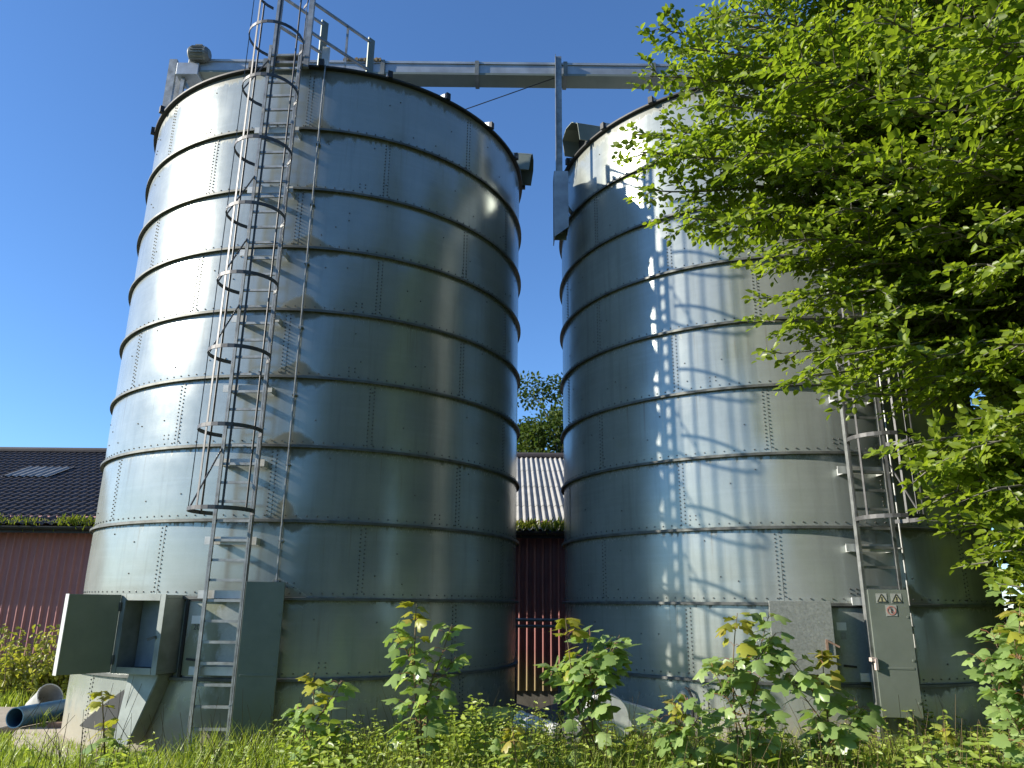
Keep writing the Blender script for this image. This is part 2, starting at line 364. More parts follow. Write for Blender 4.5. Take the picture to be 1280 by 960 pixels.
# five-lobed leaf outline (along, across)
LOBE = np.array([(0, 0), (-.06, .20), (.05, .46), (.24, .36), (.40, .56), (.62, .50), (.60, .26), (.78, .22), (1.0, 0)])
def maple_arrays(P, D, N, L):
    P = np.asarray(P, float); D = unit(np.asarray(D, float)); N = np.asarray(N, float); X = unit(np.cross(D, N)); N = unit(np.cross(X, D)); n = len(P); L = np.asarray(L, float).reshape(-1, 1)
    outl = [(a, b) for a, b in LOBE] + [(a, -b) for a, b in LOBE[-2:0:-1]]
    pts = [(0.22, 0, 0.06)] + [(a, b, -0.16 * (abs(b) * 2) ** 1.5 - 0.22 * max(a - 0.3, 0) ** 1.3) for a, b in outl]
    k = len(pts); cu = nrg.uniform(0.2, 2.1, (n, 1)); fo_ = nrg.normal(size=(n, 1)) * 0.22 + 0.12; tw = nrg.normal(size=(n, 1)) * 0.25
    V = np.stack([P + D * L * a + X * L * b * (1 - 0.25 * np.abs(fo_)) + N * L * (c * cu + abs(b) * fo_ + a * b * tw) for a, b, c in pts], 1).reshape(-1, 3)
    i = np.arange(n)[:, None] * k; m_ = len(outl)
    F = np.concatenate([i + np.array([[0, 1 + (j + 1) % m_, 1 + j]]) for j in range(m_)], 0)
    return V, F
def rand_dirs(n, up=0.0, spread=1.0):
    a = nrg.normal(size=(n, 3)) * spread; a[:, 2] += up; return unit(a)

# ------------------------------------------------------------------ the two grain silos
RAD = 3.2
JZ = [8.16, 7.21, 6.33, 5.43, 4.52, 3.625, 2.705, 1.80, 0.905]     # joint heights
EAVE = 9.18
LEVELS = [-0.25] + JZ[::-1] + [EAVE]
def pol(a, r, z): return Vector((r * math.sin(a), -r * math.cos(a), z))
def frame(a):                                                       # outward and to-the-right directions at angle a
    return Vector((math.sin(a), -math.cos(a), 0)), Vector((math.cos(a), math.sin(a), 0))

def bolt_heads(mb, pts, rad=0.010, h=0.009):
    for (a, z, r0) in pts:
        o, x = frame(a); c = o * r0 + Vector((0, 0, z)); up = Vector((0, 0, 1)); vs = []
        for k in range(6): an = k * math.pi / 3; vs.append(c + (x * math.cos(an) + up * math.sin(an)) * rad)
        for k in range(6): an = k * math.pi / 3; vs.append(c + o * h + (x * math.cos(an) + up * math.sin(an)) * rad * 0.75)
        mb.add(vs, [(k, (k + 1) % 6, (k + 1) % 6 + 6, k + 6) for k in range(6)] + [(6, 7, 8, 9, 10, 11)])

def bm_add(o, mb):
    import bmesh
    bm = bmesh.new(); bm.from_mesh(o.data); vs = [bm.verts.new(v) for v in mb.v]
    for f in mb.f:
        q = bm.faces.new([vs[i] for i in f]); q.material_index = 1
    bm.to_mesh(o.data); bm.free()

def wall_ring(root, k, a_lad):
    z0, z1 = LEVELS[k], LEVELS[k + 1]; NP = 8; seg = 24; rows = 9
    off = a_lad + R_((-19 if k % 2 == 0 else 5.5) if k else -36.5); V = []; UV = []; F = []; r = random.Random(k * 13 + int(a_lad * 100))
    for p in range(NP):
        a0 = off + p * 2 * math.pi / NP; a1 = a0 + 2 * math.pi / NP + 0.012; dr = 0.0015 + (p % 2) * 0.002; b0 = len(V)
        w1, w2 = r.uniform(-1, 1) * 0.0018, r.uniform(-1, 1) * 0.0018
        for i in range(seg + 1):
            s = i / seg; a = a0 + (a1 - a0) * s; ed = min(s, 1 - s)
            for j in range(rows + 1):
                q = j / rows; bulge = 0.006 * (4 * q * (1 - q)) ** 0.6 * min(1, 0.35 + ed * 8) + w1 * math.sin(math.pi * 2 * s) * math.sin(math.pi * q) + w2 * math.sin(math.pi * 3 * s + 1) * math.sin(math.pi * 2 * q)
                V.append(pol(a, RAD - 0.006 + dr + bulge, z0 + (z1 - z0) * q))
                da = (a - a_lad + math.pi) % (2 * math.pi) - math.pi
                UV.append((da * RAD, (z1 - z0) * q if k > 0 else 0.91 - (z1 - z0) * (1 - q)))
        for i in range(seg):
            for j in range(rows):
                q = b0 + i * (rows + 1) + j; F.append((q, q + rows + 1, q + rows + 2, q + 1))
    ring = np_mesh('wall_ring', np.array([tuple(v) for v in V]), np.array(F), M['wall'], root, np.array(UV), True)
    # bolt heads of this ring: two columns at each seam, one row above the lower joint
    mb = MB(); pts = []
    for p in range(NP):
        a = off + p * 2 * math.pi / NP + 0.006
        da = (a + math.pi) % (2 * math.pi) - math.pi
        if abs(da) > 1.75: continue
        n = int((z1 - z0) / 0.055)
        for i in range(n):
            z = z0 + 0.06 + i * (z1 - z0 - 0.1) / n
            if k == 0 and z < 0: continue
            pts += [(a - 0.009, z, RAD), (a + 0.009, z + 0.02, RAD)]
    if k > 0:
        n = 160
        for i in range(n):
            a = -math.pi + 2 * math.pi * i / n
            if abs(a) < 1.75: pts.append((a, z0 + 0.055, RAD))
        for i in range(14): pts.append((r.uniform(-1.4, 1.4), z0 + r.uniform(0.15, 0.8), RAD + 0.004))
        a = r.uniform(-0.6, 0.9)
        for dx in (-0.012, 0.012):
            for dz in (0.12, 0.17): pts.append((a + dx, z0 + dz, RAD))
    bolt_heads(mb, pts)
    me = ring.data; me.materials.append(M['bolt']); bm_add(ring, mb)
    if k > 0:                                                       # the joint angle sticking out at the lower edge
        mb = MB(); h = 0.008
        mb.lathe([(RAD - 0.01, z0 + h), (RAD + 0.046, z0 + h), (RAD + 0.050, z0 + h - 0.004), (RAD + 0.050, z0 - 0.026), (RAD + 0.044, z0 - 0.028), (RAD + 0.042, z0 - 0.006), (RAD - 0.01, z0 - 0.006)], 160)
        mb.build('joint_ring', M['flange'], root, True)

def silo(name, label, centre, a_lad, door_open, clip_angles, vent_angles, top_rail):
    root = thing(name, label, 'silo', (centre[0], centre[1], 0), 0, 'twin grain silos')
    for k in range(len(LEVELS) - 1): wall_ring(root, k, a_lad)
    # roof cone with raised ribs, black rim
    mb = MB(); th = R_(17)
    z_ap = EAVE + 0.02 + RAD * math.tan(th)
    mb.lathe([(RAD + 0.05, EAVE - 0.005), (RAD + 0.05, EAVE + 0.02), (0.35, EAVE + 0.02 + (RAD - 0.3) * math.tan(th)), (0.35, z_ap + 0.10), (0.0, z_ap + 0.14)], 96)
    roof = mb.build('roof', M['roof'], root, True)
    mb = MB(); mb.lathe([(RAD - 0.02, EAVE - 0.018), (RAD + 0.056, EAVE - 0.018), (RAD + 0.062, EAVE - 0.012), (RAD + 0.064, EAVE + 0.012), (RAD + 0.04, EAVE + 0.026)], 128)
    mb.build('eave_rim', M['seal'], root, True)
    for a in clip_angles:
        a = R_(a); o, x = frame(a); mb = MB()
        p0 = o * (RAD + 0.10) + Vector((0, 0, EAVE + 0.045)); p1 = o * 0.5 + Vector((0, 0, EAVE + 0.05 + (RAD - 0.45) * math.tan(th)))
        mb.bar(p0, p1, 0.06, 0.07); rib = mb.build('roof_rib', M['roof'], root)
        mb = MB(); mb.obox(o * (RAD + 0.085) + Vector((0, 0, EAVE + 0.03)), x * 0.035, o * 0.03, Vector((0, 0, 0.055))); mb.build('rib_end_cap', M['seal'], rib)
    for a in vent_angles:                                           # gabled ventilation hoods over the eave
        a = R_(a); o, x = frame(a); up = Vector((0, 0, 1)); s = (o * math.cos(R_(8)) - up * math.sin(R_(8))); n = (up * math.cos(R_(8)) + o * math.sin(R_(8)))
        c = o * (RAD - 0.10) + up * (EAVE + 0.15); mb = MB(); w = 0.26; t_ = 0.012
        prof = [(-w, -0.12), (-w, 0.18), (-0.10, 0.30), (0.10, 0.30), (w, 0.18), (w, -0.12)]
        for (q0, q1) in zip(prof[:-1], prof[1:]):
            A = c + x * q0[0] + n * q0[1] - s * 0.30; B = c + x * q1[0] + n * q1[1] - s * 0.30
            A2 = c + x * q0[0] + n * q0[1] + s * 0.33; B2 = c + x * q1[0] + n * q1[1] + s * 0.33
            nn = (B - A).cross(A2 - A).normalized() * -t_
            mb.add([A, A2, B2, B, A + nn, A2 + nn, B2 + nn, B + nn], [(0, 1, 2, 3), (7, 6, 5, 4), (1, 5, 6, 2), (0, 4, 5, 1), (3, 2, 6, 7)])
        back = [c + x * q[0] * 0.99 + n * q[1] - s * 0.29 for q in prof]; mb.prism(back, -s * 0.012)
        hood = mb.build('vent_hood', M['guard'], root)
        mb = MB(); mb.prism([c + x * q[0] * 0.95 + n * (q[1] * 0.95) + s * 0.02 for q in prof], -s * 0.01); mb.build('vent_shade', M['seal'], hood)  # black sheet paints the shade inside the hood

    # ---- ladder with its cage
    o, x = frame(a_lad); up = Vector((0, 0, 1)); HW = 0.225; r_l = RAD + 0.235
    def lp(dx, dr, z): return o * (r_l + dr) + x * dx + up * z
    mb = MB(); topz = EAVE + 0.18
    for s_ in (-1, 1):
        mb.obox(lp(s_ * HW, 0, (topz + 0.02) / 2), x * 0.011, o * 0.034, up * (topz / 2 - 0.01))
        mb.obox(lp(s_ * (HW - 0.014), 0.028, (topz + 0.02) / 2), x * 0.014, o * 0.006, up * (topz / 2 - 0.01))
    lad = mb.build('ladder', M['rail'], root)
    z = 0.41
    while z < EAVE + 0.15:
        mb = MB(); mb.bar(lp(-HW + 0.012, 0, z), lp(HW - 0.012, 0, z), 0.03, 0.03, ref=o); mb.build('rung', M['rail'], lad); z += 0.2255
    hoops = [2.74 + 0.93 * k for k in range(7)] + ([9.15, 9.95] if top_rail else [])
    def hoop_pts(z, n=22):
        rad = 0.36; cc = r_l + 0.36; ps = []
        a0 = math.asin(HW / rad)
        for i in range(n + 1):
            an = (math.pi + a0 * -1) + 0 * i
            t_ = -math.pi + a0 + (2 * math.pi - 2 * a0) * i / n    # from the left rail round the front to the right rail
            ps.append(o * (cc + rad * math.cos(t_)) + x * (rad * math.sin(t_)) + up * z)
        return ps
    for z in hoops:
        mb = MB(); ps = hoop_pts(z)
        for p, q in zip(ps[:-1], ps[1:]): mb.bar(p - (q - p) * 0.05, q + (q - p) * 0.05, 0.009, 0.045)
        mb.build('cage_hoop', M['dark_rail'], lad)
    hi = hoops[-1] + 0.02; lo = hoops[0] - 0.02
    for an in (-118, -70, -24, 24, 70, 118):
        t_ = R_(an); c = o * (r_l + 0.36 + 0.352 * math.cos(t_)) + x * 0.352 * math.sin(t_)
        mb = MB(); n = o * math.cos(t_) + x * math.sin(t_); tn = x * math.cos(t_) - o * math.sin(t_)
        mb.obox(c + up * (lo + hi) / 2, tn * 0.013, n * 0.004, up * (hi - lo) / 2); mb.build('cage_bar', M['dark_rail'], lad)
    for i in range(0, 7):
        z = hoops[i]; side = -1 if a_lad < 0 else 1
        if i % 2 == 0 or i == 3:
            mb = MB(); mb.tube([lp(side * HW, 0.02, z + 0.80), o * (r_l + 0.40) + x * side * 0.355 + up * (z + 0.03)], 0.011, 6); mb.build('cage_brace', M['dark_rail'], lad)
    for z in [h - 0.30 for h in hoops[:7]] + [1.83, 1.0]:
        mb = MB()
        mb.obox(lp(-0.03, -0.06, z), x * 0.31, o * 0.006, up * 0.045)
        for s_ in (-1, 1): mb.obox(lp(s_ * 0.25, -0.15, z), x * 0.006, o * 0.095, up * 0.04)
        mb.build('wall_bracket', M['pale'], lad)

    # ---- inspection box left of the ladder
    ab = a_lad - R_(16.1); bo, bx = frame(ab); d0, d1 = RAD - 0.06, RAD + 0.30; bw = 0.29; zb, zt = 0.98, 1.80
    def bp(dx, dr, z): return bo * dr + bx * dx + up * z
    mb = MB(); th_ = 0.02
    dm = (d0 + d1) / 2; dh = (d1 - d0) / 2
    mb.obox(bp(0, dm, zt), bx * (bw + th_), bo * dh, up * th_); mb.obox(bp(0, dm, zb), bx * (bw + th_), bo * dh, up * th_)
    for s_ in (-1, 1): mb.obox(bp(s_ * bw, dm, (zb + zt) / 2), bx * th_, bo * (dh - 0.001), up * ((zt - zb) / 2 - th_ - 0.001))
    ibox = mb.build('inspection_box', M['box'], root, bevel=0.004)
    mb = MB()
    for s_ in (-1, 1): mb.obox(bp(s_ * (bw - 0.005), d1 + 0.012, (zb + zt) / 2), bx * 0.035, bo * 0.01, up * ((zt - zb) / 2 + 0.025))
    for zz in (zb + 0.01, zt - 0.01): mb.obox(bp(0, d1 + 0.013, zz), bx * (bw - 0.045), bo * 0.009, up * 0.035)
    mb.build('box_frame', M['box'], ibox)
    mb = MB(); mb.obox(bp(0, d0 + 0.09, (zb + zt) / 2), bx * (bw - 0.03), bo * 0.01, up * ((zt - zb) / 2 - 0.03)); mb.build('inner_panel', M['box_dark'], ibox)
    if door_open:
        h = bp(-bw - 0.03, d1 + 0.03, 0); dd = Vector((-0.64, -0.77, 0)); nn = Vector((0.77, -0.64, 0)); wdt = 0.57
        mb = MB(); mb.obox(h + dd * wdt / 2 + up * (zb + zt) / 2, dd * wdt / 2, nn * 0.012, up * 0.425)
        for e in (0.012, wdt - 0.012): mb.obox(h + dd * e + nn * -0.03 + up * (zb + zt) / 2, dd * 0.012, nn * 0.028, up * 0.42)
        dr_ = mb.build('box_door', M['guard'], root, bevel=0.003); dr_['label'] = 'open hatch door swung out to the left'
        mb = MB(); mb.obox(h + dd * (wdt + 0.004) + nn * -0.02 + up * (zb + zt) / 2, dd * 0.004, nn * 0.045, up * 0.427); mb.build('door_edge_lit', M['pale'], dr_)  # pale strip paints the sunlight on the door's outer edge
        mb = MB()
        for zz in (zb + 0.12, zt - 0.12): mb.tube([h + nn * 0.02 + up * (zz - 0.05), h + nn * 0.02 + up * (zz + 0.05)], 0.014, 8)
        mb.build('hinge', M['bolt'], dr_)
        mb = MB(); mb.bar(bp(bw - 0.03, d1 + 0.03, 1.36), bp(bw - 0.11, d1 + 0.07, 1.33), 0.02, 0.03); mb.build('latch', M['bolt'], ibox)
    else:
        mb = MB(); mb.obox(bp(0, d1 + 0.035, (zb + zt) / 2), bx * (bw + 0.05), bo * 0.010, up * ((zt - zb) / 2 + 0.025))
        dr_ = mb.build('box_door', M['spangle'], root, bevel=0.004)
        mb = MB(); mb.obox(bp(bw - 0.04, d1 + 0.055, 1.34), bx * 0.012, bo * 0.012, up * 0.07); mb.bar(bp(bw - 0.04, d1 + 0.07, 1.40), bp(bw + 0.09, d1 + 0.07, 1.33), 0.012, 0.02); mb.build('door_handle', M['brick'], dr_)
    # chute under the box
    mb = MB(); ch = None
    A = [bp(-0.16, RAD - 0.02, zb - 0.03), bp(bw - 0.03, RAD - 0.02, zb - 0.03), bp(bw - 0.03, RAD + 0.20, zb - 0.03), bp(-0.16, RAD + 0.20, zb - 0.03)]
    B = [bp(-0.20, RAD + 0.05, 0.22), bp(0.0, RAD + 0.05, 0.22), bp(0.0, RAD + 0.26, 0.22), bp(-0.20, RAD + 0.26, 0.22)]
    if door_open:
        for i in (1, 2): mb.add([A[i], B[i], B[(i + 1) % 4], A[(i + 1) % 4]], [(0, 1, 2, 3)])
        mb.add([A[0], B[0], B[1], A[1]], [(0, 1, 2, 3)])
        ch = mb.build('chute', M['box'], root); md = ch.modifiers.new('thick', 'SOLIDIFY'); md.thickness = 0.008
    if door_open:                                                    # flat black patch painting the shade inside the chute mouth
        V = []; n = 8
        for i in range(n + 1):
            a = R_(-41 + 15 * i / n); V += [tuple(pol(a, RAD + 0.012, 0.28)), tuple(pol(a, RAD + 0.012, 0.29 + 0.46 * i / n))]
        np_mesh('chute_mouth_shade', np.array(V), np.array([(2 * i, 2 * i + 2, 2 * i + 3, 2 * i + 1) for i in range(n)]), M['seal'], ch)
    # access plate beside the ladder with dark border
    a0, a1 = a_lad - R_(9.5), a_lad + R_(3.0); mb = MB(); n = 10
    for i in range(n):
        p, q = a0 + (a1 - a0) * i / n, a0 + (a1 - a0) * (i + 1) / n; am = (p + q) / 2; oo, xx = frame(am)
        mb.obox(oo * (RAD + 0.012) + up * 1.345, xx * RAD * (q - p) / 2 * 1.002, oo * 0.006, up * 0.41)
    plate = mb.build('access_plate', M['plate'], root)
    mb = MB()
    oo, xx = frame(a0); mb.obox(oo * (RAD + 0.022) + up * 1.345, xx * 0.016, oo * 0.022, up * 0.435)
    for i in range(n):
        p, q = a0 + (a1 - a0) * i / n, a0 + (a1 - a0) * (i + 1) / n; oo, xx = frame((p + q) / 2)
        mb.obox(oo * (RAD + 0.022) + up * 1.772, xx * RAD * (q - p) / 2 * 1.01, oo * 0.018, up * 0.016)
    mb.build('plate_border', M['seal'], plate)
    al = a_lad - R_(7.3); oo, xx = frame(al)
    mb = MB(); mb.obox(oo * (RAD + 0.021) + up * 1.545, xx * 0.055, oo * 0.0015, up * 0.045); st = mb.build('sticker', M['white'], plate)
    mb = MB(); mb.bar(pol(al + R_(2), RAD + 0.05, 1.10), pol(al - R_(0.6), RAD + 0.07, 1.115), 0.02, 0.025); mb.build('plate_handle', M['seal'], plate)
    return root, o, x, lp, plate, al, HW

def text_mesh(txt, name, mat, parent, pos, right, up, size):
    cu = bpy.data.curves.new('lettering', 'FONT'); cu.body = txt; cu.size = size; cu.align_x = 'CENTER'; cu.align_y = 'CENTER'; cu.extrude = 0.0008
    tmp = bpy.data.objects.new('lettering', cu); C.objects.link(tmp); dg = bpy.context.evaluated_depsgraph_get(); dg.update()
    me = bpy.data.meshes.new_from_object(tmp.evaluated_get(dg)); bpy.data.objects.remove(tmp); me.name = name; me.materials.clear(); me.materials.append(mat)
    right = Vector(right).normalized(); up = Vector(up).normalized(); n = right.cross(up)
    mt = Matrix((( right.x, up.x, n.x, pos[0]), (right.y, up.y, n.y, pos[1]), (right.z, up.z, n.z, pos[2]), (0, 0, 0, 1)))
    me.transform(mt); o = bpy.data.objects.new(name, me); C.objects.link(o); o.parent = parent; return o

UP = Vector((0, 0, 1))
CL = (-3.108, 12.425); CR = (4.089, 12.511)
AL, AR = R_(-2.6), R_(3.9)
rL, oL, xL, lpL, plL, alL, HW = silo('grain_silo', 'galvanised grain silo with open hatch door and full ladder cage, beside the red barn', CL, AL, True,
    [-85, -61, -49, -12.5, 5.5, 22.7, 39.2, 56.2, 73, 90, 110, 130, 150, 180, -110, -140], [84], True)
rR, oR, xR, lpR, plR, alR, _ = silo('grain_silo', 'galvanised grain silo partly hidden by the tree, with closed hatch and warning signs', CR, AR, False,
    [-91, -74, -54, -37.6, -20, -3, 14, 31, 48, 65, 82, 100, 130, 160, -110, -140], [-66], False)
# number under the sticker on the left silo, paper notice on the right one
oo, xx = frame(alL + R_(0.35)); text_mesh('20', 'number', M['black'], plL, oo * (RAD + 0.021) + UP * 1.46, xx, UP, 0.085)
oo, xx = frame(alR + R_(0.2)); mb = MB(); mb.obox(oo * (RAD + 0.021) + UP * 1.44, xx * 0.03, oo * 0.0015, UP * 0.04); mb.build('notice', M['paper'], plR)
# conduit running down each silo
for root, a, z0 in ((rL, R_(6.4), 1.98), (rR, R_(11.6), 0.92)):
    mb = MB(); mb.tube([pol(a, RAD + 0.06, z0), pol(a, RAD + 0.06, EAVE + 0.02), pol(a, RAD - 0.1, EAVE + 0.10)], 0.012, 6); cdt = mb.build('conduit', M['rail'], root)
    mb = MB()
    for z in [z0 + 0.01] + [j - 0.25 for j in JZ if j - 0.25 > z0]: mb.obox(pol(a, RAD + 0.03, z), frame(a)[1] * 0.03, frame(a)[0] * 0.035, UP * 0.008)
    mb.build('conduit_clip', M['rail'], cdt)
# ladder guards: swung open on the left silo, closed and signed on the right one
def guard(root, lp, o, x, dx, dr, z0, z1, w, yaw=0.0):
    up = UP; c = lp(dx, dr, (z0 + z1) / 2); q = Matrix.Rotation(yaw, 3, 'Z'); o = q @ o; x = q @ x; h = (z1 - z0) / 2; mb = MB()
    mb.obox(c, x * w, o * 0.008, up * h)
    for s_ in (-1, 1): mb.obox(c + x * s_ * (w - 0.006) - o * 0.05, x * 0.006, o * 0.042, up * (h - 0.002))
    mb.obox(c - o * 0.05 + up * (h - 0.006), x * (w - 0.013), o * 0.042, up * 0.006)
    for zz in (-0.62, -0.1, 0.45): mb.obox(c + up * zz * h * 1.25 + x * (w * 0.86) + o * 0.012, x * 0.012, o * 0.004, up * 0.012)
    mb.obox(c + o * 0.0105 + up * (-h * 0.25), x * (w - 0.03), o * 0.0025, up * 0.012)
    return mb.build('ladder_guard', M['guard'], root, bevel=0.003), (lambda d, r, z: c + x * d + o * r + up * (z - (z0 + z1) / 2)), o, x
g = guard(rL, lpL, oL, xL, 0.455, -0.02, 0.36, 1.975, 0.215, R_(16))[0]; g['label'] = 'ladder guard panel swung open'
mb = MB()
for z in (0.72, 1.30, 1.62): mb.obox(lpL(0.235, 0.0, z), xL * 0.022, oL * 0.03, UP * 0.03)
mb.build('guard_hinge', M['bolt'], g)
g, gp_, oG, xG = guard(rR, lpR, oR, xR, 0.01, 0.095, 0.60, 1.96, 0.215, R_(-12)); g['label'] = 'closed ladder guard panel with warning stickers'
mb = MB(); mb.bar(lpR(0.03, 0.075, 1.19), lpR(0.15, 0.10, 1.19), 0.02, 0.03); mb.build('guard_latch', M['bolt'], g)
mb = MB(); mb.obox(lpR(-0.235, 0.06, 1.20), xR * 0.03, oR * 0.03, UP * 0.02); mb.obox(lpR(-0.215, 0.08, 1.15), xR * 0.014, oR * 0.02, UP * 0.06); mb.build('rope_tie', M['rope'], g)
for dx in (-0.075, 0.085):                                          # two triangular warnings
    mb = MB(); mb.obox(gp_(dx, 0.0105, 1.865), xG * 0.058, oG * 0.0015, UP * 0.052); s1 = mb.build('warning_sticker', M['paper'], g)
    mb = MB(); mb.prism([gp_(dx - 0.05, 0.0125, 1.825), gp_(dx + 0.05, 0.0125, 1.825), gp_(dx, 0.0125, 1.912)], oG * 0.002); mb.build('warning_triangle', M['yellow'], s1)
    mb = MB()
    mb.obox(gp_(dx, 0.0160, 1.862), xG * 0.006, oG * 0.001, UP * 0.018); mb.obox(gp_(dx, 0.0160, 1.836), xG * 0.006, oG * 0.001, UP * 0.005)
    for p, q in (((-0.05, 1.825), (0.05, 1.825)), ((0.05, 1.825), (0, 1.912)), ((0, 1.912), (-0.05, 1.825))):
        mb.bar(gp_(dx + p[0], 0.0160, p[1]), gp_(dx + q[0], 0.0160, q[1]), 0.008, 0.002, ref=oG)
    mb.build('warning_mark', M['black'], s1)
mb = MB(); c = gp_(0.015, 0.0105, 1.73); mb.prism([c + xG * 0.06 * a + UP * 0.06 * b for a, b in ((-1, -1), (1, -1), (1, 1), (-1, 1))], oG * 0.003); s1 = mb.build('prohibition_sticker', M['paper'], g)
mb = MB(); c = gp_(0.015, 0.0160, 1.73)
ps = [c + xG * 0.045 * math.cos(k * math.pi / 10) + UP * 0.045 * math.sin(k * math.pi / 10) for k in range(20)]
for i in range(20): mb.bar(ps[i], ps[(i + 1) % 20], 0.013, 0.003, ref=oG)
mb.bar(c + xG * -0.032 + UP * 0.032, c + xG * 0.032 + UP * -0.032, 0.011, 0.004, ref=oG); mb.build('prohibition_ring', M['red'], s1)
mb = MB(); mb.tube([gp_(0.012, 0.0155, 1.705), gp_(0.012, 0.0155, 1.742)], 0.007, 6); mb.tube([gp_(0.012, 0.0155, 1.748), gp_(0.012, 0.0155, 1.756)], 0.006, 6); mb.build('prohibition_figure', M['black'], s1)
# loop of dark conduit low on the right silo
mb = MB(); mb.tube([pol(R_(-35), RAD + 0.05, 0.25), pol(R_(-35), RAD + 0.06, 0.70), pol(R_(-35.6), RAD + 0.07, 0.78), pol(R_(-36.4), RAD + 0.05, 0.80)], 0.016, 8); mb.build('cable_loop', M['seal'], rR)
# handrails of the landing at the top of the left ladder
def L_(p): return Vector((p[0] - CL[0], p[1] - CL[1], p[2]))
hd = Vector((0.655, 0.755, 0))
for j, (sx, z_t) in enumerate(((-3.00, 10.25), (-3.47, 10.35))):
    s0 = Vector((sx, 9.12, 0)); ln = 1.08 if j == 0 else 0.75
    for zz in (z_t, z_t - 0.52):
        mb = MB(); mb.bar(L_(s0 + UP * zz), L_(s0 + hd * ln + UP * zz), 0.035, 0.035); mb.build('handrail', M['rail'], rL)
    mb = MB(); mb.box(L_(s0 + Vector((-0.035, -0.03, 9.10))), L_(s0 + Vector((0.035, 0.03, 10.75)))); mb.build('rail_post', M['rail'], rL)
    mb = MB(); e = L_(s0 + hd * (ln * 0.60)); mb.bar(e + UP * 9.3, e + UP * z_t, 0.03, 0.03); mb.build('rail_post', M['rail'], rL)
    mb = MB(); e = L_(s0 + hd * (ln + 0.02)); mb.obox(e + UP * (z_t - 0.38), hd * 0.06, Vector((0.755, -0.655, 0)) * 0.012, UP * 0.45); mb.build('rail_post', M['guard'], rL)
mb = MB(); e = L_(Vector((-2.82, 9.42, 0))); mb.obox(e + UP * 9.50, Vector((0.05, 0.01, 0)), Vector((0, 0.02, 0)), UP * 0.20); mb.build('kick_plate', M['pale'], rL)
mb = MB(); mb.box(L_(Vector((-3.46, 9.10, 9.16))), L_(Vector((-3.02, 9.75, 9.20)))); mb.box(L_(Vector((-3.46, 9.08, 9.26))), L_(Vector((-3.02, 9.30, 9.29)))); mb.build('landing', M['rail'], rL)

# ------------------------------------------------------------------ grain conveyor across the roofs
YC = 11.1; ZC = 8.97 + CAM_H
conv = thing('grain_conveyor', 'long grey grain conveyor trough running across both silo roofs', 'conveyor', (-5.6, YC, EAVE + 0.4))
def K(x, y, z): return Vector((x + 5.6, y - YC, z - EAVE - 0.4))
mb = MB(); xs0, xs1 = -5.55, 5.2
mb.box(K(xs0, YC - 0.15, ZC - 0.22), K(xs1, YC + 0.15, ZC - 0.045)); mb.build('trough', M['trough'], conv)
mb = MB(); mb.box(K(xs0 - 0.02, YC - 0.17, ZC - 0.043), K(xs1, YC + 0.17, ZC)); mb.build('trough_lid', M['trough'], conv)
mb = MB(); mb.box(K(xs0, YC - 0.165, ZC - 0.262), K(xs1, YC + 0.165, ZC - 0.222)); mb.build('trough_base', M['guard'], conv)
for x_ in (-4.3, -2.5, -2.28, -0.66, 0.86, 2.38, 3.9):
    mb = MB(); mb.box(K(x_ - 0.035, YC - 0.185, ZC - 0.28), K(x_ + 0.035, YC + 0.185, ZC + 0.012)); mb.build('trough_flange', M['motor'], conv)
mb = MB()
for i in range(40): x_ = -2.95 + i * 0.016; mb.obox(K(x_, YC - 0.14 + rng.uniform(-.02, .02), ZC + 0.012), Vector((0.014, 0, 0)), Vector((0, 0.04, 0)), Vector((0, 0, rng.uniform(0.012, 0.045))))
mb.build('grain_dust', M['rusty'], conv)
# drive end: leg frame, box and motor
mb = MB(); mb.box(K(-5.98, YC - 0.12, EAVE - 0.02), K(-5.85, YC - 0.06, ZC + 0.03)); mb.box(K(-5.98, YC + 0.10, EAVE - 0.02), K(-5.85, YC + 0.16, ZC - 0.02)); mb.bar(K(-5.88, YC - 0.05, ZC - 0.08), K(-5.50, YC - 0.05, EAVE + 0.85), 0.06, 0.05); mb.bar(K(-5.70, YC - 0.1, EAVE + 0.2), K(-5.70, YC - 0.1, ZC - 0.2), 0.06, 0.05)
mb.build('support_leg', M['rail'], conv)
mb = MB(); mb.box(K(-5.80, YC - 0.2, ZC - 0.34), K(-5.42, YC + 0.2, ZC - 0.10)); hb = mb.build('drive_box', M['trough'], conv, bevel=0.01)
mb = MB(); mb.box(K(-5.66, YC - 0.12, ZC - 0.099), K(-5.44, YC + 0.10, ZC + 0.10)); mb.build('gear_box', M['motor'], conv, bevel=0.02)
mb = MB(); mb.tube([K(-5.60, YC - 0.22, ZC + 0.05), K(-5.585, YC - 0.22, ZC + 0.05), K(-5.575, YC - 0.22, ZC + 0.05), K(-5.30, YC - 0.22, ZC + 0.05), K(-5.25, YC - 0.22, ZC + 0.05)], [0.10, 0.115, 0.125, 0.125, 0.08], 20)
for k in range(16): an = k * math.pi / 8; c = K(-5.44, YC - 0.22, ZC + 0.05) + Vector((0, math.cos(an), math.sin(an))) * 0.132; mb.obox(c, Vector((0.10, 0, 0)), Vector((0, math.cos(an), math.sin(an))) * 0.012, Vector((0, -math.sin(an), math.cos(an))) * 0.004)
mb.box(K(-5.50, YC - 0.27, ZC + 0.16), K(-5.38, YC - 0.17, ZC + 0.22)); mb.build('motor', M['motor'], conv, True)
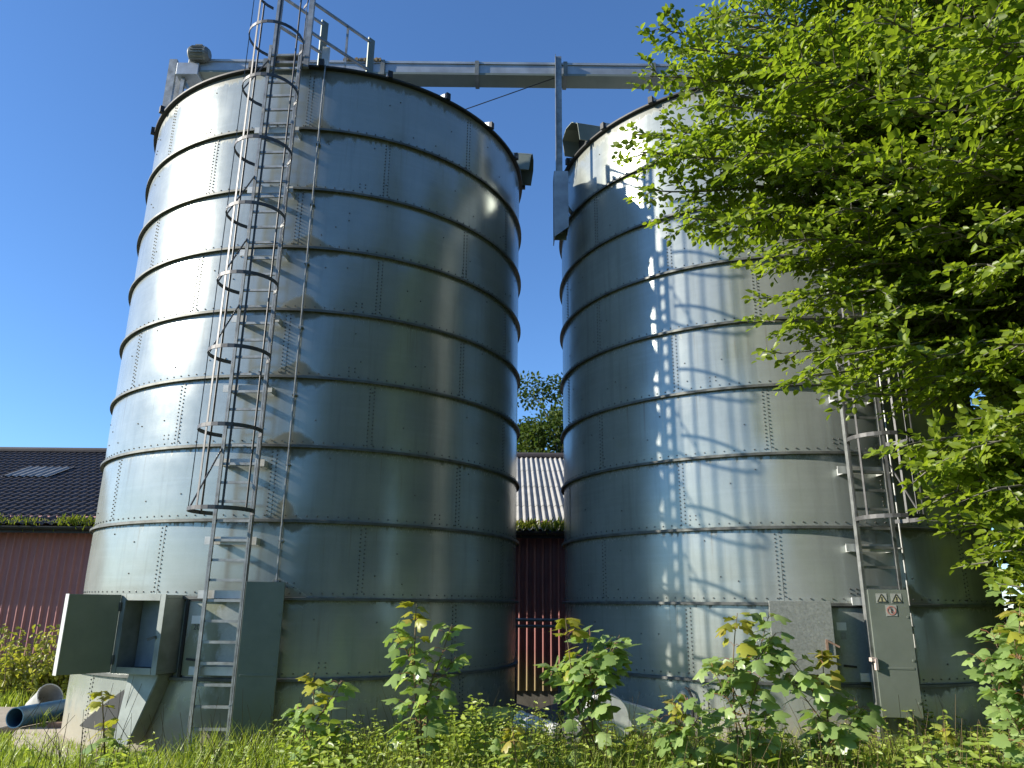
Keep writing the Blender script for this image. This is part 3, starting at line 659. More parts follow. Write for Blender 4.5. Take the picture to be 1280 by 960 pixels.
# post and discharge spout beside the right silo
mb = MB(); xp = 0.735
mb.box(K(xp - 0.055, YC - 0.26, 7.45), K(xp - 0.045, YC - 0.19, ZC + 0.10)); mb.box(K(xp - 0.0448, YC - 0.205, 7.45), K(xp + 0.055, YC - 0.195, ZC + 0.10)); mb.build('post', M['rail'], conv)
mb = MB(); zb_, zt_ = 7.42, 8.52
mb.prism([K(xp - 0.09, YC - 0.30, zt_), K(xp + 0.14, YC - 0.30, zt_), K(xp + 0.14, YC - 0.30, zb_ + 0.10), K(xp - 0.09, YC - 0.30, zb_ - 0.08)], (0, 0.012, 0))
mb.box(K(xp - 0.09, YC - 0.287, zb_ - 0.08), K(xp - 0.078, YC + 0.02, zt_)); mb.box(K(xp + 0.128, YC - 0.287, zb_ + 0.1), K(xp + 0.14, YC + 0.02, zt_)); mb.box(K(xp - 0.077, YC - 0.0, zb_ + 0.02), K(xp + 0.127, YC + 0.02, zt_))
mb.build('spout', M['trough'], conv)
mb = MB(); mb.bar(K(xp + 0.05, YC + 0.03, 8.2), K(1.06, 11.75, 8.2), 0.04, 0.05); mb.build('post_bracket', M['rail'], conv)
# stay wire
mb = MB(); mb.tube([K(-1.05, YC, EAVE + 0.62), K(0.70, YC - 0.1, ZC - 0.25)], 0.009, 6); mb.build('stay_rod', M['seal'], conv)

# ------------------------------------------------------------------ barn
barn = thing('barn', 'long red steel-clad barn with mossy eaves behind the silos', 'barn', (-6, 17.05, -0.1))
BX0, BX1, YW, YE, ZE, YR, ZR = -24.0, 8.6, 17.05, 16.48, 3.295, 23.5, 6.21
def Bq(x, y, z): return Vector((x + 6, y - 17.05, z + 0.1))
def strip_profile(x0, x1, per, prof):
    xs = []; n = int((x1 - x0) / per)
    for i in range(n):
        for (f_, d) in prof: xs.append((x0 + (i + f_) * per, d))
    return xs
pr = strip_profile(BX0, BX1, 0.172, [(0.0, 0), (0.62, 0), (0.70, 0.035), (0.90, 0.035), (0.98, 0)])
V = []; 
for (x_, d) in pr:
    V.append(Bq(x_, YW - d, 0.02)); V.append(Bq(x_, YW - d, 3.55))
F = [(2 * i, 2 * i + 2, 2 * i + 3, 2 * i + 1) for i in range(len(pr) - 1)]
np_mesh('wall', np.array([tuple(v) for v in V]), np.array(F), M['red_wall'], barn)
mb = MB(); mb.box(Bq(BX0, YW + 0.01, -0.6), Bq(BX1, YW + 0.3, 0.12)); mb.box(Bq(BX0, YW + 0.02, 0.125), Bq(BX1 - 0.01, YW + 0.1, 3.4)); mb.build('plinth', M['plinth'], barn)
mb = MB(); mb.prism([Bq(BX1, YW + 0.05, 0), Bq(BX1, 29.9, 0), Bq(BX1, 29.9, 3.5), Bq(BX1, YR, ZR - 0.15), Bq(BX1, YW + 0.05, 3.5)], (0.1, 0, 0)); mb.prism([Bq(BX0, YW + 0.05, 0), Bq(BX0, 29.9, 0), Bq(BX0, 29.9, 3.5), Bq(BX0, YR, ZR - 0.15), Bq(BX0, YW + 0.05, 3.5)], (-0.1, 0, 0)); mb.build('gable_wall', M['red_wall'], barn)
def corr_roof(name, mat, x0, x1, per, amp, steps, step_h):
    n = int((x1 - x0) / per * 8); V = []; F = []; xs = np.linspace(x0, x1, n); rows = []
    L_r = math.hypot(YR - YE, ZR - ZE); nrm = np.array([0, -(ZR - ZE), YR - YE]) / L_r
    for k in range(steps):
        rows += [(k / steps, step_h), ((k + 1) / steps - 1e-4, 0.0)]
    for (s, hgt) in rows:
        base = np.array([0, YE + (YR - YE) * s, ZE + (ZR - ZE) * s])
        for x_ in xs:
            p = base + nrm * (hgt + amp * math.sin(2 * math.pi * x_ / per)); V.append((x_ + 6, p[1] - 17.05, p[2] + 0.1))
    for r_ in range(len(rows) - 1):
        for i in range(n - 1): q = r_ * n + i; F.append((q, q + 1, q + n + 1, q + n))
    o = np_mesh(name, np.array(V), np.array(F), mat, barn, None, True)
    md = o.modifiers.new('edges', 'EDGE_SPLIT'); md.split_angle = R_(45); return o
rd = corr_roof('dark_roof', M['dark_roof'], BX0 - 0.3, -4.0, 0.205, 0.022, 20, 0.03)
rf = corr_roof('grey_roof', M['fibre'], -3.995, BX1 + 0.3, 0.150, 0.026, 4, 0.012)
mb = MB(); mb.tube([Bq(BX0 - 0.3, YR, ZR + 0.05), Bq(BX1 + 0.3, YR, ZR + 0.05)], 0.11, 10); mb.build('ridge_cap', M['dark_roof'], barn)
mb = MB(); mb.add([Bq(BX0 - .3, YR, ZR), Bq(BX1 + .3, YR, ZR), Bq(BX1 + .3, 30.6, ZE), Bq(BX0 - .3, 30.6, ZE)], [(0, 1, 2, 3)]); mb.build('rear_roof', M['dark_roof'], barn)
def roof_pt(x, s, h): 
    L_r = math.hypot(YR - YE, ZR - ZE); return Bq(x, YE + (YR - YE) * s - (ZR - ZE) / L_r * h, ZE + (ZR - ZE) * s + (YR - YE) / L_r * h)
for (x_, s_) in ((-13.8, 0.55), (-10.0, 0.30)):
    V = []; F = []
    for i in range(49):
        xx_ = x_ + 1.35 * i / 48
        for k, s in enumerate((s_, s_ + 0.15)): V.append(tuple(roof_pt(xx_, s, 0.052 + 0.022 * math.sin(2 * math.pi * xx_ / 0.205))))
    F = [(2 * i, 2 * i + 2, 2 * i + 3, 2 * i + 1) for i in range(48)]; np_mesh('skylight', np.array(V), np.array(F), M['skylight'], barn, None, True)
mb = MB(); n = 12; prof = [(0.075 * math.cos(math.pi + math.pi * k / n), 0.075 * math.sin(math.pi + math.pi * k / n)) for k in range(n + 1)]
V = [Bq(x_, YE - 0.02 + a, ZE - 0.03 + b) for x_ in (BX0 - .3, BX1 + .3) for a, b in prof]; mb.add(V, [(k, k + 1, k + n + 2, k + n + 1) for k in range(n)])
mb.box(Bq(BX0, YE + 0.07, ZE - 0.16), Bq(BX1, YE + 0.10, ZE - 0.02)); mb.box(Bq(BX0, YE + 0.11, ZE - 0.10), Bq(BX1, YW - 0.04, ZE - 0.07)); mb.build('gutter', M['seal'], barn)
# moss and grass along the eave
P = []; D = []; N = []; L = []; Wd = []
for i in range(9000):
    x_ = rng.uniform(BX0, 2.0); dens = 0.5 + 0.5 * math.sin(x_ * 2.3) * math.sin(x_ * 0.9 + 1) + 0.35 * math.sin(x_ * 7.1)
    if rng.random() > 0.35 + 0.55 * dens: continue
    hang = rng.random() < 0.12; hh = 0.06 + 0.09 * max(dens, 0)
    P.append((x_, YE + rng.uniform(-0.12, 0.30), ZE + rng.uniform(-0.03, 0.12))); D.append((rng.uniform(-.5, .5), rng.uniform(-.7, .2), -1 if hang else rng.uniform(0.4, 1))); N.append((rng.uniform(-1.4, 0.2), -0.8, rng.uniform(-.1, .8)))
    L.append(rng.uniform(0.5, 1.4) * (0.14 if hang else hh)); Wd.append(0.015 if hang else rng.uniform(0.015, 0.04))
V, F = leaf_arrays(P, D, N, L, Wd); mo = np_mesh('eave_moss', V, F, M['moss']); tag(mo, 'moss and grass growing along the barn gutter', 'moss', None, 'stuff')

# ------------------------------------------------------------------ ground, slab
def gz(x, y):
    t = min(max((y - 12.5) / 3.5, 0), 1); return -0.42 * t * t * (3 - 2 * t) * (1 if y < 40 else 1) + 0.03 * math.sin(x * 1.3) * math.sin(y * 1.1)
xs = np.concatenate([np.linspace(-900, -30, 12), np.linspace(-26, 26, 90), np.linspace(30, 900, 12)]); ys = np.concatenate([np.linspace(-900, -30, 12), np.linspace(-26, 34, 100), np.linspace(40, 900, 12)])
V = np.array([(x_, y_, gz(x_, y_)) for y_ in ys for x_ in xs]); nx = len(xs)
F = np.array([(j * nx + i, j * nx + i + 1, (j + 1) * nx + i + 1, (j + 1) * nx + i) for j in range(len(ys) - 1) for i in range(nx - 1)])
gr = np_mesh('ground', V, F, M['soil'], None, None, True); tag(gr, 'rough earth and grass around the silos', 'ground', None, 'structure')
mb = MB(); mb.lathe([(3.75, -0.7), (3.75, 0.07), (3.70, 0.10), (0, 0.10)], 64); pd = mb.build('concrete_pad', M['concrete'], None, True, loc=(CL[0], CL[1], 0)); tag(pd, 'concrete pad under the left silo', 'pad', None, 'structure')
mb = MB(); mb.box((-10.5, 10.9, -0.5), (-6.85, 13.2, 0.085)); p2 = mb.build('concrete_slab', M['concrete'], None, bevel=0.02); tag(p2, 'worn concrete slab at the foot of the left silo', 'slab', None, 'structure')
mb = MB(); mb.lathe([(3.75, -0.7), (3.75, 0.07), (3.70, 0.10), (0, 0.10)], 64); pd = mb.build('concrete_pad', M['concrete'], None, True, loc=(CR[0], CR[1], 0)); tag(pd, 'concrete pad under the right silo', 'pad', None, 'structure')

# ------------------------------------------------------------------ small things on the ground
a_ = at(17, 904, 10.9); b_ = at(96, 880, 12.1); a_.z = 0.24; b_.z = 0.24
pp = thing('blue_pipe', 'blue plastic pipe lying on the slab with its dark open end forward', 'pipe', a_)
d_ = (b_ - a_); mb = MB(); rr = 0.13
dn = d_.normalized(); xx = dn.cross(UP).normalized(); yy = xx.cross(dn)
vs = []
for (t_, r_) in ((0, rr), (1, rr), (1, rr - 0.012), (0, rr - 0.012)):
    for k in range(24): an = 2 * math.pi * k / 24; vs.append(d_ * t_ + (xx * math.cos(an) + yy * math.sin(an)) * r_)
mb.add(vs, [(q * 24 + k, q * 24 + (k + 1) % 24, ((q + 1) % 4) * 24 + (k + 1) % 24, ((q + 1) % 4) * 24 + k) for q in range(4) for k in range(24)]); mb.build('pipe_wall', M['blue_pipe'], pp, True)
mb = MB(); mb.tube([dn * 0.35, dn * 0.36], rr - 0.014, 24); mb.build('pipe_shade', M['inner_shade'], pp)  # dark disc plugs the pipe, painting the shade within
tb = thing('plastic_tub', 'pale grey plastic tub tipped on its side behind the blue pipe', 'tub', at(54, 872, 13.0) + Vector((0, 0, -0.2)), R_(25))
mb = MB(); mb.lathe([(0.0, -0.28), (0.19, -0.28), (0.24, 0.22), (0.26, 0.24), (0.26, 0.27), (0.235, 0.27), (0.185, -0.255), (0.0, -0.255)], 28); sh = mb.build('tub_shell', M['grey_plastic'], tb, True); sh.rotation_euler = (R_(62), 0, R_(35)); sh.location = (0, 0, 0.13); sh.scale = (0.8, 0.8, 0.8)
mb = MB(); mb.tube([(math.cos(k * math.pi / 12) * 0.245, math.sin(k * math.pi / 12) * 0.245 * -1, 0.28 - 0.1 * math.sin(k * math.pi / 12)) for k in range(13)], 0.006, 6); h_ = mb.build('tub_handle', M['motor'], tb); h_.rotation_euler = sh.rotation_euler; h_.location = sh.location; h_.scale = sh.scale
for (px, py, Y, rz, lab) in ((70, 917, 11.1, 0.2, 'worn brick lying on the slab close to the silo foot'), (72, 905, 11.75, -0.3, 'small brick on the slab beside the blue pipe')):
    p = at(px, py, Y); p.z = 0.135; mb = MB(); mb.box((-0.11, -0.055, -0.045), (0.11, 0.055, 0.03)); o = mb.build('brick', M['brick'], None, bevel=0.008, loc=p); o.rotation_euler = (0, 0, rz); tag(o, lab, 'brick')
# ribbed hose with white end
h0 = at(590, 902, 10.6); h1 = at(650, 902, 9.9); h2 = at(672, 909, 9.7); h3 = at(697, 915, 9.6)
hose = thing('drain_hose', 'yellow green ribbed hose with white end lying between the silos', 'hose', (h0.x, h0.y, h0.z - 0.12))
base = Vector((h0.x, h0.y, h0.z - 0.12)); mb = MB(); pts = []; rs = []
for i in range(61):
    t_ = i / 60; p = h0.lerp(h1, t_) + Vector((0, 0, 0.04 * math.sin(t_ * 3))) - base; pts.append(p); rs.append(0.125 + 0.012 * math.cos(i * math.pi / 2.0))
mb.tube(pts, rs, 18); mb.build('ribbed_tube', M['hose'], hose, True)
mb = MB(); mb.tube([h1 - base, h1.lerp(h2, .1) - base, h2 - base, h3 - base], [0.128, 0.118, 0.112, 0.09], 18); mb.build('sleeve', M['hose_end'], hose, True)
# aeration fan half hidden in the sapling
fb = at(745, 912, 9.35); fan = thing('aeration_fan', 'grey and white aeration fan with round motor, half hidden by a sapling', 'fan', (fb.x, fb.y, 0.1))
mb = MB(); prof = []
for k in range(28):
    an = 2 * math.pi * k / 28; r_ = 0.24 + 0.05 * k / 28; prof.append((0.14 + r_ * math.cos(an), -0.02, 0.42 + r_ * math.sin(an)))
mb.prism(prof, (0, 0.26, 0)); mb.build('fan_housing', M['hose_end'], fan, bevel=0.008)
mb = MB(); mb.prism([(0.30, 0.0, 0.60), (0.72, 0.05, 0.48), (0.78, 0.05, 0.22), (0.30, 0.0, 0.30)], (0, 0.22, 0)); mb.build('air_duct', M['hose_end'], fan, bevel=0.006)
mb = MB(); mb.tube([(-0.30, -0.18, 0.32), (-0.29, -0.22, 0.32), (-0.24, -0.10, 0.32), (-0.05, 0.02, 0.36)], [0.10, 0.135, 0.135, 0.13], 22); mo_ = mb.build('motor', M['motor'], fan, True)
mb = MB(); mb.tube([(-0.305, -0.236, 0.32), (-0.31, -0.245, 0.32)], [0.09, 0.06], 20); mb.build('motor_cap', M['rail'], mo_, True)
mb = MB(); mb.box((-0.38, -0.2, 0.0), (0.5, 0.3, 0.06)); mb.box((-0.34, -0.16, 0.061), (-0.18, 0.1, 0.16)); mb.box((-0.02, 0.0, 0.061), (0.3, 0.22, 0.16)); mb.build('fan_base', M['plinth'], fan, bevel=0.006)
p = at(701, 905, 10.2); mb = MB(); mb.box((-0.035, -0.035, 0.0), (0.035, 0.035, 0.85)); mb.box((-0.06, -0.06, 0.0), (0.06, 0.06, 0.02)); o = mb.build('steel_post', M['seal'], None, bevel=0.004, loc=(p.x, p.y, 0)); tag(o, 'short dark steel post standing between the silos', 'post')
# guard rail in front of the barn wall
gp = at(676, 775, 15.9); gl = thing('guard_rail', 'grey pipe guard rail in front of the red barn wall', 'rail', (gp.x, 15.9, -0.4))
zt = gp.z + 0.4
for zz in (zt, zt - 0.12): mb = MB(); mb.tube([(-0.55, 0, zz), (1.05, 0, zz)], 0.032, 10); mb.build('rail', M['rail'], gl, True)
for x_ in (-0.5, 1.0): mb = MB(); mb.tube([(x_, 0.0, 0.0), (x_, 0.0, zt + 0.02)], 0.032, 10); mb.build('post', M['rail'], gl, True)

# ------------------------------------------------------------------ vegetation: beech tree
def curve_pts(p0, p3, sag, n, lift=0.25):
    p0 = np.array(p0, float); p3 = np.array(p3, float); d = p3 - p0; L = np.linalg.norm(d)
    p1 = p0 + d * 0.33 + np.array([0, 0, lift * L]); p2 = p0 + d * 0.72 + np.array([0, 0, sag * L]); t = np.linspace(0, 1, n)[:, None]
    return (1 - t) ** 3 * p0 + 3 * (1 - t) ** 2 * t * p1 + 3 * (1 - t) * t * t * p2 + t ** 3 * p3

SUNWARD = np.array([-0.50, -0.22, 0.0])
class Foliage:
    def __init__(s): s.P = []; s.D = []; s.N = []; s.L = []; s.wood = MB()
    def spray(s, p, d, up, length, leaf, step, wid=0.5):
        """a flat spray of alternate leaves along a twig"""
        n = max(3, int(length / step)); p = np.array(p); d = d / np.linalg.norm(d); x = np.cross(d, up); x /= max(np.linalg.norm(x), 1e-6)
        t = (np.arange(n) + 0.5) / n; side = np.where(np.arange(n) % 2 == 0, 1.0, -1.0)[:, None]
        base = p + d * (t * length)[:, None] - up * (0.10 * length * t ** 2)[:, None]
        dirs = d * 0.75 + x * side * 0.8 + nrg.normal(size=(n, 3)) * 0.22; dirs[-1] = d
        nn = up + nrg.normal(size=(n, 3)) * 0.45 + SUNWARD
        s.P.append(base); s.D.append(dirs); s.N.append(nn); s.L.append(leaf * nrg.uniform(0.7, 1.25, n) * (1.0 - 0.25 * t))
    def bough(s, p0, p3, sag, r0, leaf=0.075, t_in=0.3, dens=1.0, sub_len=1.0):
        pts = curve_pts(p0, p3, sag, 26); q_ = np.linspace(0, 1, 26)[:, None]; pts = pts + (np.sin(q_ * nrg.uniform(5, 9, 3) + nrg.uniform(0, 6, 3)) * 0.10 + np.sin(q_ * nrg.uniform(12, 20, 3)) * 0.03) * np.sin(q_ * math.pi) ; L = np.linalg.norm(np.diff(pts, axis=0), axis=1).sum()
        s.wood.tube([tuple(p) for p in pts], [r0 * (1 - 0.93 * i / 25) + 0.003 for i in range(26)], 6)
        n = int(L * (1 - t_in) / 0.16 * dens); up0 = np.array([0, 0, 1.0])
        for i in range(n):
            t = t_in + (1 - t_in) * (i + nrg.random()) / n; q = t * 25; k = min(int(q), 24); p = pts[k] + (pts[k + 1] - pts[k]) * (q - k); tg = pts[k + 1] - pts[k]; tg /= np.linalg.norm(tg)
            x = np.cross(tg, up0); x /= np.linalg.norm(x); side = 1 if i % 2 == 0 else -1
            sl = sub_len * (0.34 + 0.70 * (1 - t)) * nrg.uniform(0.6, 1.15)
            d = tg * 0.75 + x * side * 0.75 + up0 * nrg.uniform(-0.55, 0.45); d /= np.linalg.norm(d)
            e = p + d * sl + np.array([0, 0, -0.10 * sl]); s.wood.tube([tuple(p), tuple((p + e) / 2 + np.array([0, 0, 0.02 * sl])), tuple(e)], [0.008, 0.005, 0.002], 4, False)
            upv = up0 + nrg.normal(size=3) * 0.45; upv /= np.linalg.norm(upv)
            s.spray(p + d * sl * 0.15, d, upv, sl * 0.9, leaf, 0.037)
            m_ = max(1, int(sl / 0.085))
            for j in range(m_):
                tt = (j + 0.6) / m_; b = p + d * sl * tt; x2 = np.cross(d, upv); x2 /= np.linalg.norm(x2); sd_ = 1 if j % 2 == 0 else -1
                d2 = d * 0.7 + x2 * sd_ * 0.75 + nrg.normal(size=3) * 0.12; s.spray(b, d2, upv, (0.12 + 0.22 * (1 - tt)) * nrg.uniform(0.7, 1.2) * min(1.3, 0.6 + sl * 0.5), leaf, 0.037)
    def arrays(s): return np.concatenate(s.P), np.concatenate(s.D), np.concatenate(s.N), np.concatenate(s.L)

TX, TY = 8.3, 7.6
beech = thing('beech_tree', 'large beech tree with bright drooping leafy boughs in front of the right silo', 'tree', (TX, TY, 0))
fo = Foliage(); fo.wood.tube([(TX, TY, -0.2), (TX + .03, TY, 0.4), (TX - .05, TY + .05, 3), (TX + .08, TY + .1, 6.5), (TX, TY + .05, 10), (TX + .1, TY, 13.5)], [0.50, 0.36, 0.30, 0.24, 0.16, 0.04], 14)
# bough tips: where each bough ends (direction in the photo and depth), then the boughs grow from the trunk
tips = [(822, 36, 7.0), (812, 95, 7.2), (792, 168, 7.1), (800, 190, 6.6), (812, 238, 6.9), (845, 272, 7.0), (900, 285, 7.3), (880, 20, 7.6), (905, -40, 6.9), (862, 60, 6.6),
        (968, 372, 6.7), (968, 402, 7.0), (1006, 470, 6.6), (1040, 430, 7.1), (1060, 395, 6.4), (1085, 492, 6.5), (1180, 470, 6.3), (1120, 400, 6.9),
        (880, 130, 6.4), (930, 190, 6.2), (960, 90, 6.0), (930, 260, 6.4), (985, 300, 6.2), (1010, 180, 5.8), (1050, 260, 6.0), (1000, 30, 6.2), (1060, 100, 5.6), (1080, 330, 6.3),
        (1110, 200, 5.5), (1100, 20, 5.4), (1150, 120, 5.0), (1160, 280, 5.8), (1180, 30, 4.7), (1200, 200, 5.2), (1220, 330, 5.6), (1240, 100, 4.6), (1250, 430, 5.8), (1255, 260, 5.2),
        (950, 330, 6.7), (1020, 370, 6.5), (900, 215, 6.7), (850, 165, 6.9), (868, 110, 7.0), (955, -60, 6.6), (1040, -60, 6.0), (1130, -80, 5.6), (1230, -40, 5.0), (985, 140, 6.9), (1045, 190, 6.8), (1110, 290, 6.8), (1140, 60, 6.6), (1050, 20, 7.0), (1220, 150, 6.4), (1270, 330, 6.6),
        (1134, 556, 6.2), (1150, 590, 6.0), (1180, 620, 6.3), (1205, 655, 6.2), (1215, 560, 5.8), (1260, 520, 5.6), (1245, 610, 5.7), (1275, 660, 5.9), (1262, 690, 6.2), (1240, 632, 6.4), (1262, 672, 6.0), (1274, 735, 6.3), (1225, 600, 6.6), (1190, 585, 6.4), (1255, 575, 6.2), (1230, 400, 6.9), (1265, 470, 7.2)]
for (px, py, Y) in tips:
    tip = at(px, py, Y); low = py > 480
    hz = min(max(tip.z * (0.55 if not low else 0.75) + rng.uniform(0.2, 1.0), 1.6), 8.5)
    st = (TX + rng.uniform(-.1, .1), TY + rng.uniform(-.1, .1), hz)
    Lb = math.dist(st, tip); fo.bough(st, tip, 0.10 if not low else 0.06, 0.03 + 0.004 * Lb, 0.094, max(0.12, 1 - 3.4 / Lb), 1.25, 0.9)
    for k in range(2):                                              # forks of the same bough
        if px < 830 and k: continue
        t2 = tip + Vector((rng.uniform(0.05, 0.9), rng.uniform(-0.5, 0.7), rng.uniform(-0.25, 0.4))); m2 = Vector(st).lerp(tip, 0.45) + Vector((0, 0, 0.35)); fo.bough(m2, t2, 0.08, 0.018, 0.094, 0.15, 1.0, 0.8)
for i in range(44):                                                # crown behind and to the right, out of the frame
    an = rng.uniform(-2.0, 2.4); tip = (TX + rng.uniform(3, 5.5) * math.cos(an), TY + rng.uniform(3, 5) * math.sin(an), rng.uniform(3, 13)); st = (TX, TY, max(2, tip[2] * 0.7)); fo.bough(st, tip, 0.1, 0.09, 0.16, 0.25, 0.8, 1.4)
k_ = 0
while k_ < 34:                                                     # boughs added beside the right silo to darken its flank
    tip = (rng.uniform(6.9, 10.5), rng.uniform(8.8, 13.5), rng.uniform(1.2, 9.5))
    if math.hypot(tip[0] - CR[0], tip[1] - CR[1]) < RAD + 0.45: continue
    fo.bough((TX, TY, max(1.8, tip[2] * 0.7)), tip, 0.08, 0.06, 0.16, 0.2, 0.8, 1.3); k_ += 1
P, D, N, L = fo.arrays(); print('beech leaves', len(P))
o = fo.wood.build('trunk', M['bark'], beech, True, loc=(-TX, -TY, 0))
V, F = leaf_arrays(P, D, N, L, L * 0.72); o = np_mesh('crown', V, F, M['beech'], beech); o.location = (-TX, -TY, 0)

# ------------------------------------------------------------------ other trees
def round_tree(name, label, base, height, rad, n, leaf, cz=0.62, mat='oak', group=None, clumps=40, thick=0.25):
    root = thing(name, label, 'tree', base, 0, group); mb = MB(); mb.tube([(0, 0, -0.3), (0.05, 0, height * 0.3), (-0.05, 0.05, height * 0.55), (0.05, 0, height * 0.9)], [thick * 1.3, thick, thick * 0.7, 0.03], 10)
    cc = np.array([0, 0, height * cz]); sz = np.array([rad, rad, height * (1 - cz)]); cen = []
    for i in range(clumps):
        d = nrg.normal(size=3); d /= np.linalg.norm(d); c = cc + d * sz * nrg.uniform(0.35, 0.92); cen.append(c)
        mb.tube([(0, 0, max(height * 0.25, c[2] * 0.75)), tuple(c * 0.6 + np.array([0, 0, c[2] * 0.33])), tuple(c)], [thick * 0.25, thick * 0.15, 0.01], 5, False)
    mb.build('trunk', M['bark'], root, True); cen = np.array(cen); k = nrg.integers(0, clumps, n); cr = rad * nrg.uniform(0.20, 0.36, clumps)
    off = unit(nrg.normal(size=(n, 3))) * (nrg.random((n, 1)) ** 0.45) * cr[k][:, None] * np.array([1.15, 1.15, 0.75]); P = cen[k] + off
    D = unit(off + nrg.normal(size=(n, 3)) * 0.5 * rad * 0.3); N = np.tile([0, 0, 1.0], (n, 1)) + nrg.normal(size=(n, 3)) * 0.55; L = leaf * nrg.uniform(0.6, 1.3, n)
    V, F = leaf_arrays(P, D, N, L, L * 0.7); np_mesh('crown', V, F, M[mat], root); return root
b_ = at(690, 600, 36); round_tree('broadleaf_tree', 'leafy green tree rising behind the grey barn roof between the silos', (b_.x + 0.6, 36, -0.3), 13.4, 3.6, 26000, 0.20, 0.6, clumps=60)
n = 26000; xk = nrg.uniform(-9, 34, n); top = 5.2 + 1.6 * np.sin(xk * 0.45) + 0.9 * np.sin(xk * 1.3 + 1); P = np.stack([xk, -24 + nrg.normal(size=n) * 1.3, top * nrg.random(n) ** 0.8], 1)  # unseen hedge, added so the lower steel rings reflect something dark
V, F = leaf_arrays(P, rand_dirs(n), rand_dirs(n, 0.6), nrg.uniform(0.5, 0.9, n), nrg.uniform(0.4, 0.7, n)); tl = np_mesh('reflection_hedge', V, F, M['oak']); tag(tl, 'unseen hedge added behind the photographer to darken reflections in the steel', 'hedge', None, 'stuff')
# trees the steel walls mirror, behind the photographer
for (x_, y_, h_, r_) in ((9.8, -3.2, 18, 4.6), (6.0, -11.0, 17, 5.0), (16.5, 3.0, 19, 5.5), (17.5, 12.0, 18, 5.0), (15, -12, 20, 6.0)):
    round_tree('broadleaf_tree', 'tall leafy tree standing behind the photographer, mirrored in the silo steel', (x_, y_, 0), h_, r_, 15000, 0.50, 0.55, clumps=80, group='trees behind the photographer', thick=0.4)

for (x_, y_, h_, r_, lab) in ((12.2, 12.3, 10, 3.0, 'dense dark tree added to shade the right flank of the right silo'), (13.6, 17.0, 11, 3.2, 'dense dark tree added behind the right silo to shade its flank')):  # trees added to block sky light from the right silo's flank
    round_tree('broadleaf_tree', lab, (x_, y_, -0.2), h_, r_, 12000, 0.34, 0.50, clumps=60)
round_tree('shade_shrub', 'unseen dense shrub added to shade the right flank of the right silo', (9.2, 9.9, 0), 6.5, 2.1, 13000, 0.18, 0.46, mat='maple', clumps=46, thick=0.08)['category'] = 'shrub'  # shrub added out of view to keep the silo flank dark

# ------------------------------------------------------------------ saplings
def sapling(label, base, tip, spread, leaf=0.16, pairs=9, young=0.22, name='maple_sapling', cat='sapling', branches=2, mat='maple'):
    base = np.array(base, float); tip = np.array(tip, float)
    root = thing(name, label, cat, tuple(base)); st = MB(); pt = MB(); A = [[], [], [], []]; B = [[], [], [], []]
    def shoot(p0, p1, r0, npair, is_main, sp):
        d = p1 - p0; L = np.linalg.norm(d); ctrl = (p0 + p1) / 2 + nrg.normal(size=3) * 0.06 * L; ts = np.linspace(0, 1, 12)[:, None]
        cv = (1 - ts) ** 2 * p0 + 2 * (1 - ts) * ts * ctrl + ts ** 2 * p1; st.tube([tuple(p) for p in cv], [r0 * (1 - 0.75 * i / 11) for i in range(12)], 6)
        a0 = nrg.uniform(0, 6.28)
        for j in range(npair):
            t = 0.22 + 0.78 * (j + 0.5) / npair; p = cv[min(int(t * 11), 11)]; yng = is_main and t > 1 - young
            for s_ in (0, math.pi):
                an = a0 + (j % 2) * math.pi / 2 + s_ + nrg.normal() * 0.35; pl = 1.25 * sp * nrg.uniform(0.45, 1.1) * (0.55 if yng else 1.0) * (1.1 - 0.4 * t)
                out = np.array([math.cos(an), math.sin(an), 0.0]); e = p + out * pl + np.array([0, 0, pl * nrg.uniform(0.1, 0.7)])
                pt.tube([tuple(p), tuple((p + e) / 2 + np.array([0, 0, 0.02])), tuple(e)], 0.0022, 4, False)
                dr = out + np.array([0, 0, nrg.uniform(-0.55, 0.12)]) + nrg.normal(size=3) * 0.2; nn = np.array([0, 0, 1.0]) + nrg.normal(size=3) * 0.34 + out * 0.15 + np.array([-0.55, -0.12, 0])
                T = B if yng else A; T[0].append(e); T[1].append(dr); T[2].append(nn); T[3].append(1.0 * leaf * nrg.uniform(0.6, 1.25) * (0.95 if yng else 1.0))
        T = B if is_main else A
        for k in range(7 if is_main else 3):
            an = nrg.uniform(0, 6.28); out = np.array([math.cos(an), math.sin(an), 0]); T[0].append(p1 + out * 0.05 - np.array([0, 0, nrg.uniform(0, 0.10)])); T[1].append(out + np.array([0, 0, nrg.uniform(-.8, .3)])); T[2].append(np.array([0, 0, 1.0]) + out * 0.6); T[3].append(leaf * nrg.uniform(0.6, 0.95))
    z = np.zeros(3); shoot(z, tip - base, 0.014, int(pairs * 1.5) + 1, True, spread * 0.42)
    for k in range(branches):
        t = nrg.uniform(0.10, 0.62); p0 = (tip - base) * t; an = k * 2.4 + nrg.normal() * 0.4 if branches > 3 else (k * math.pi + nrg.normal() * 0.5); h = (tip - base)[2]
        shoot(p0, p0 + np.array([math.cos(an) * spread, math.sin(an) * spread * 0.7, h * nrg.uniform(0.25, 0.45)]), 0.009, max(4, int(pairs * 0.85)), False, spread * 0.36)
    st.add(pt.v, pt.f, 1); st.build('stem', [M['stem'], M['red_stem']], root, True)
    V, F = maple_arrays(*A); np_mesh('leaves', V, F, M[mat], root)
    if B[0]: V, F = maple_arrays(*B); o = np_mesh('young_leaves', V, F, M['young'], root); o['label'] = 'small yellow young leaves at the top'
    return root
def sap(label, bx, tx, ty, Y, spread, **kw):
    b = at(bx, 930, Y); t = at(tx, ty, Y); sapling(label, (b.x, Y, 0.0), (t.x, Y - 0.1, t.z), spread, **kw)
nrg = np.random.default_rng(5)
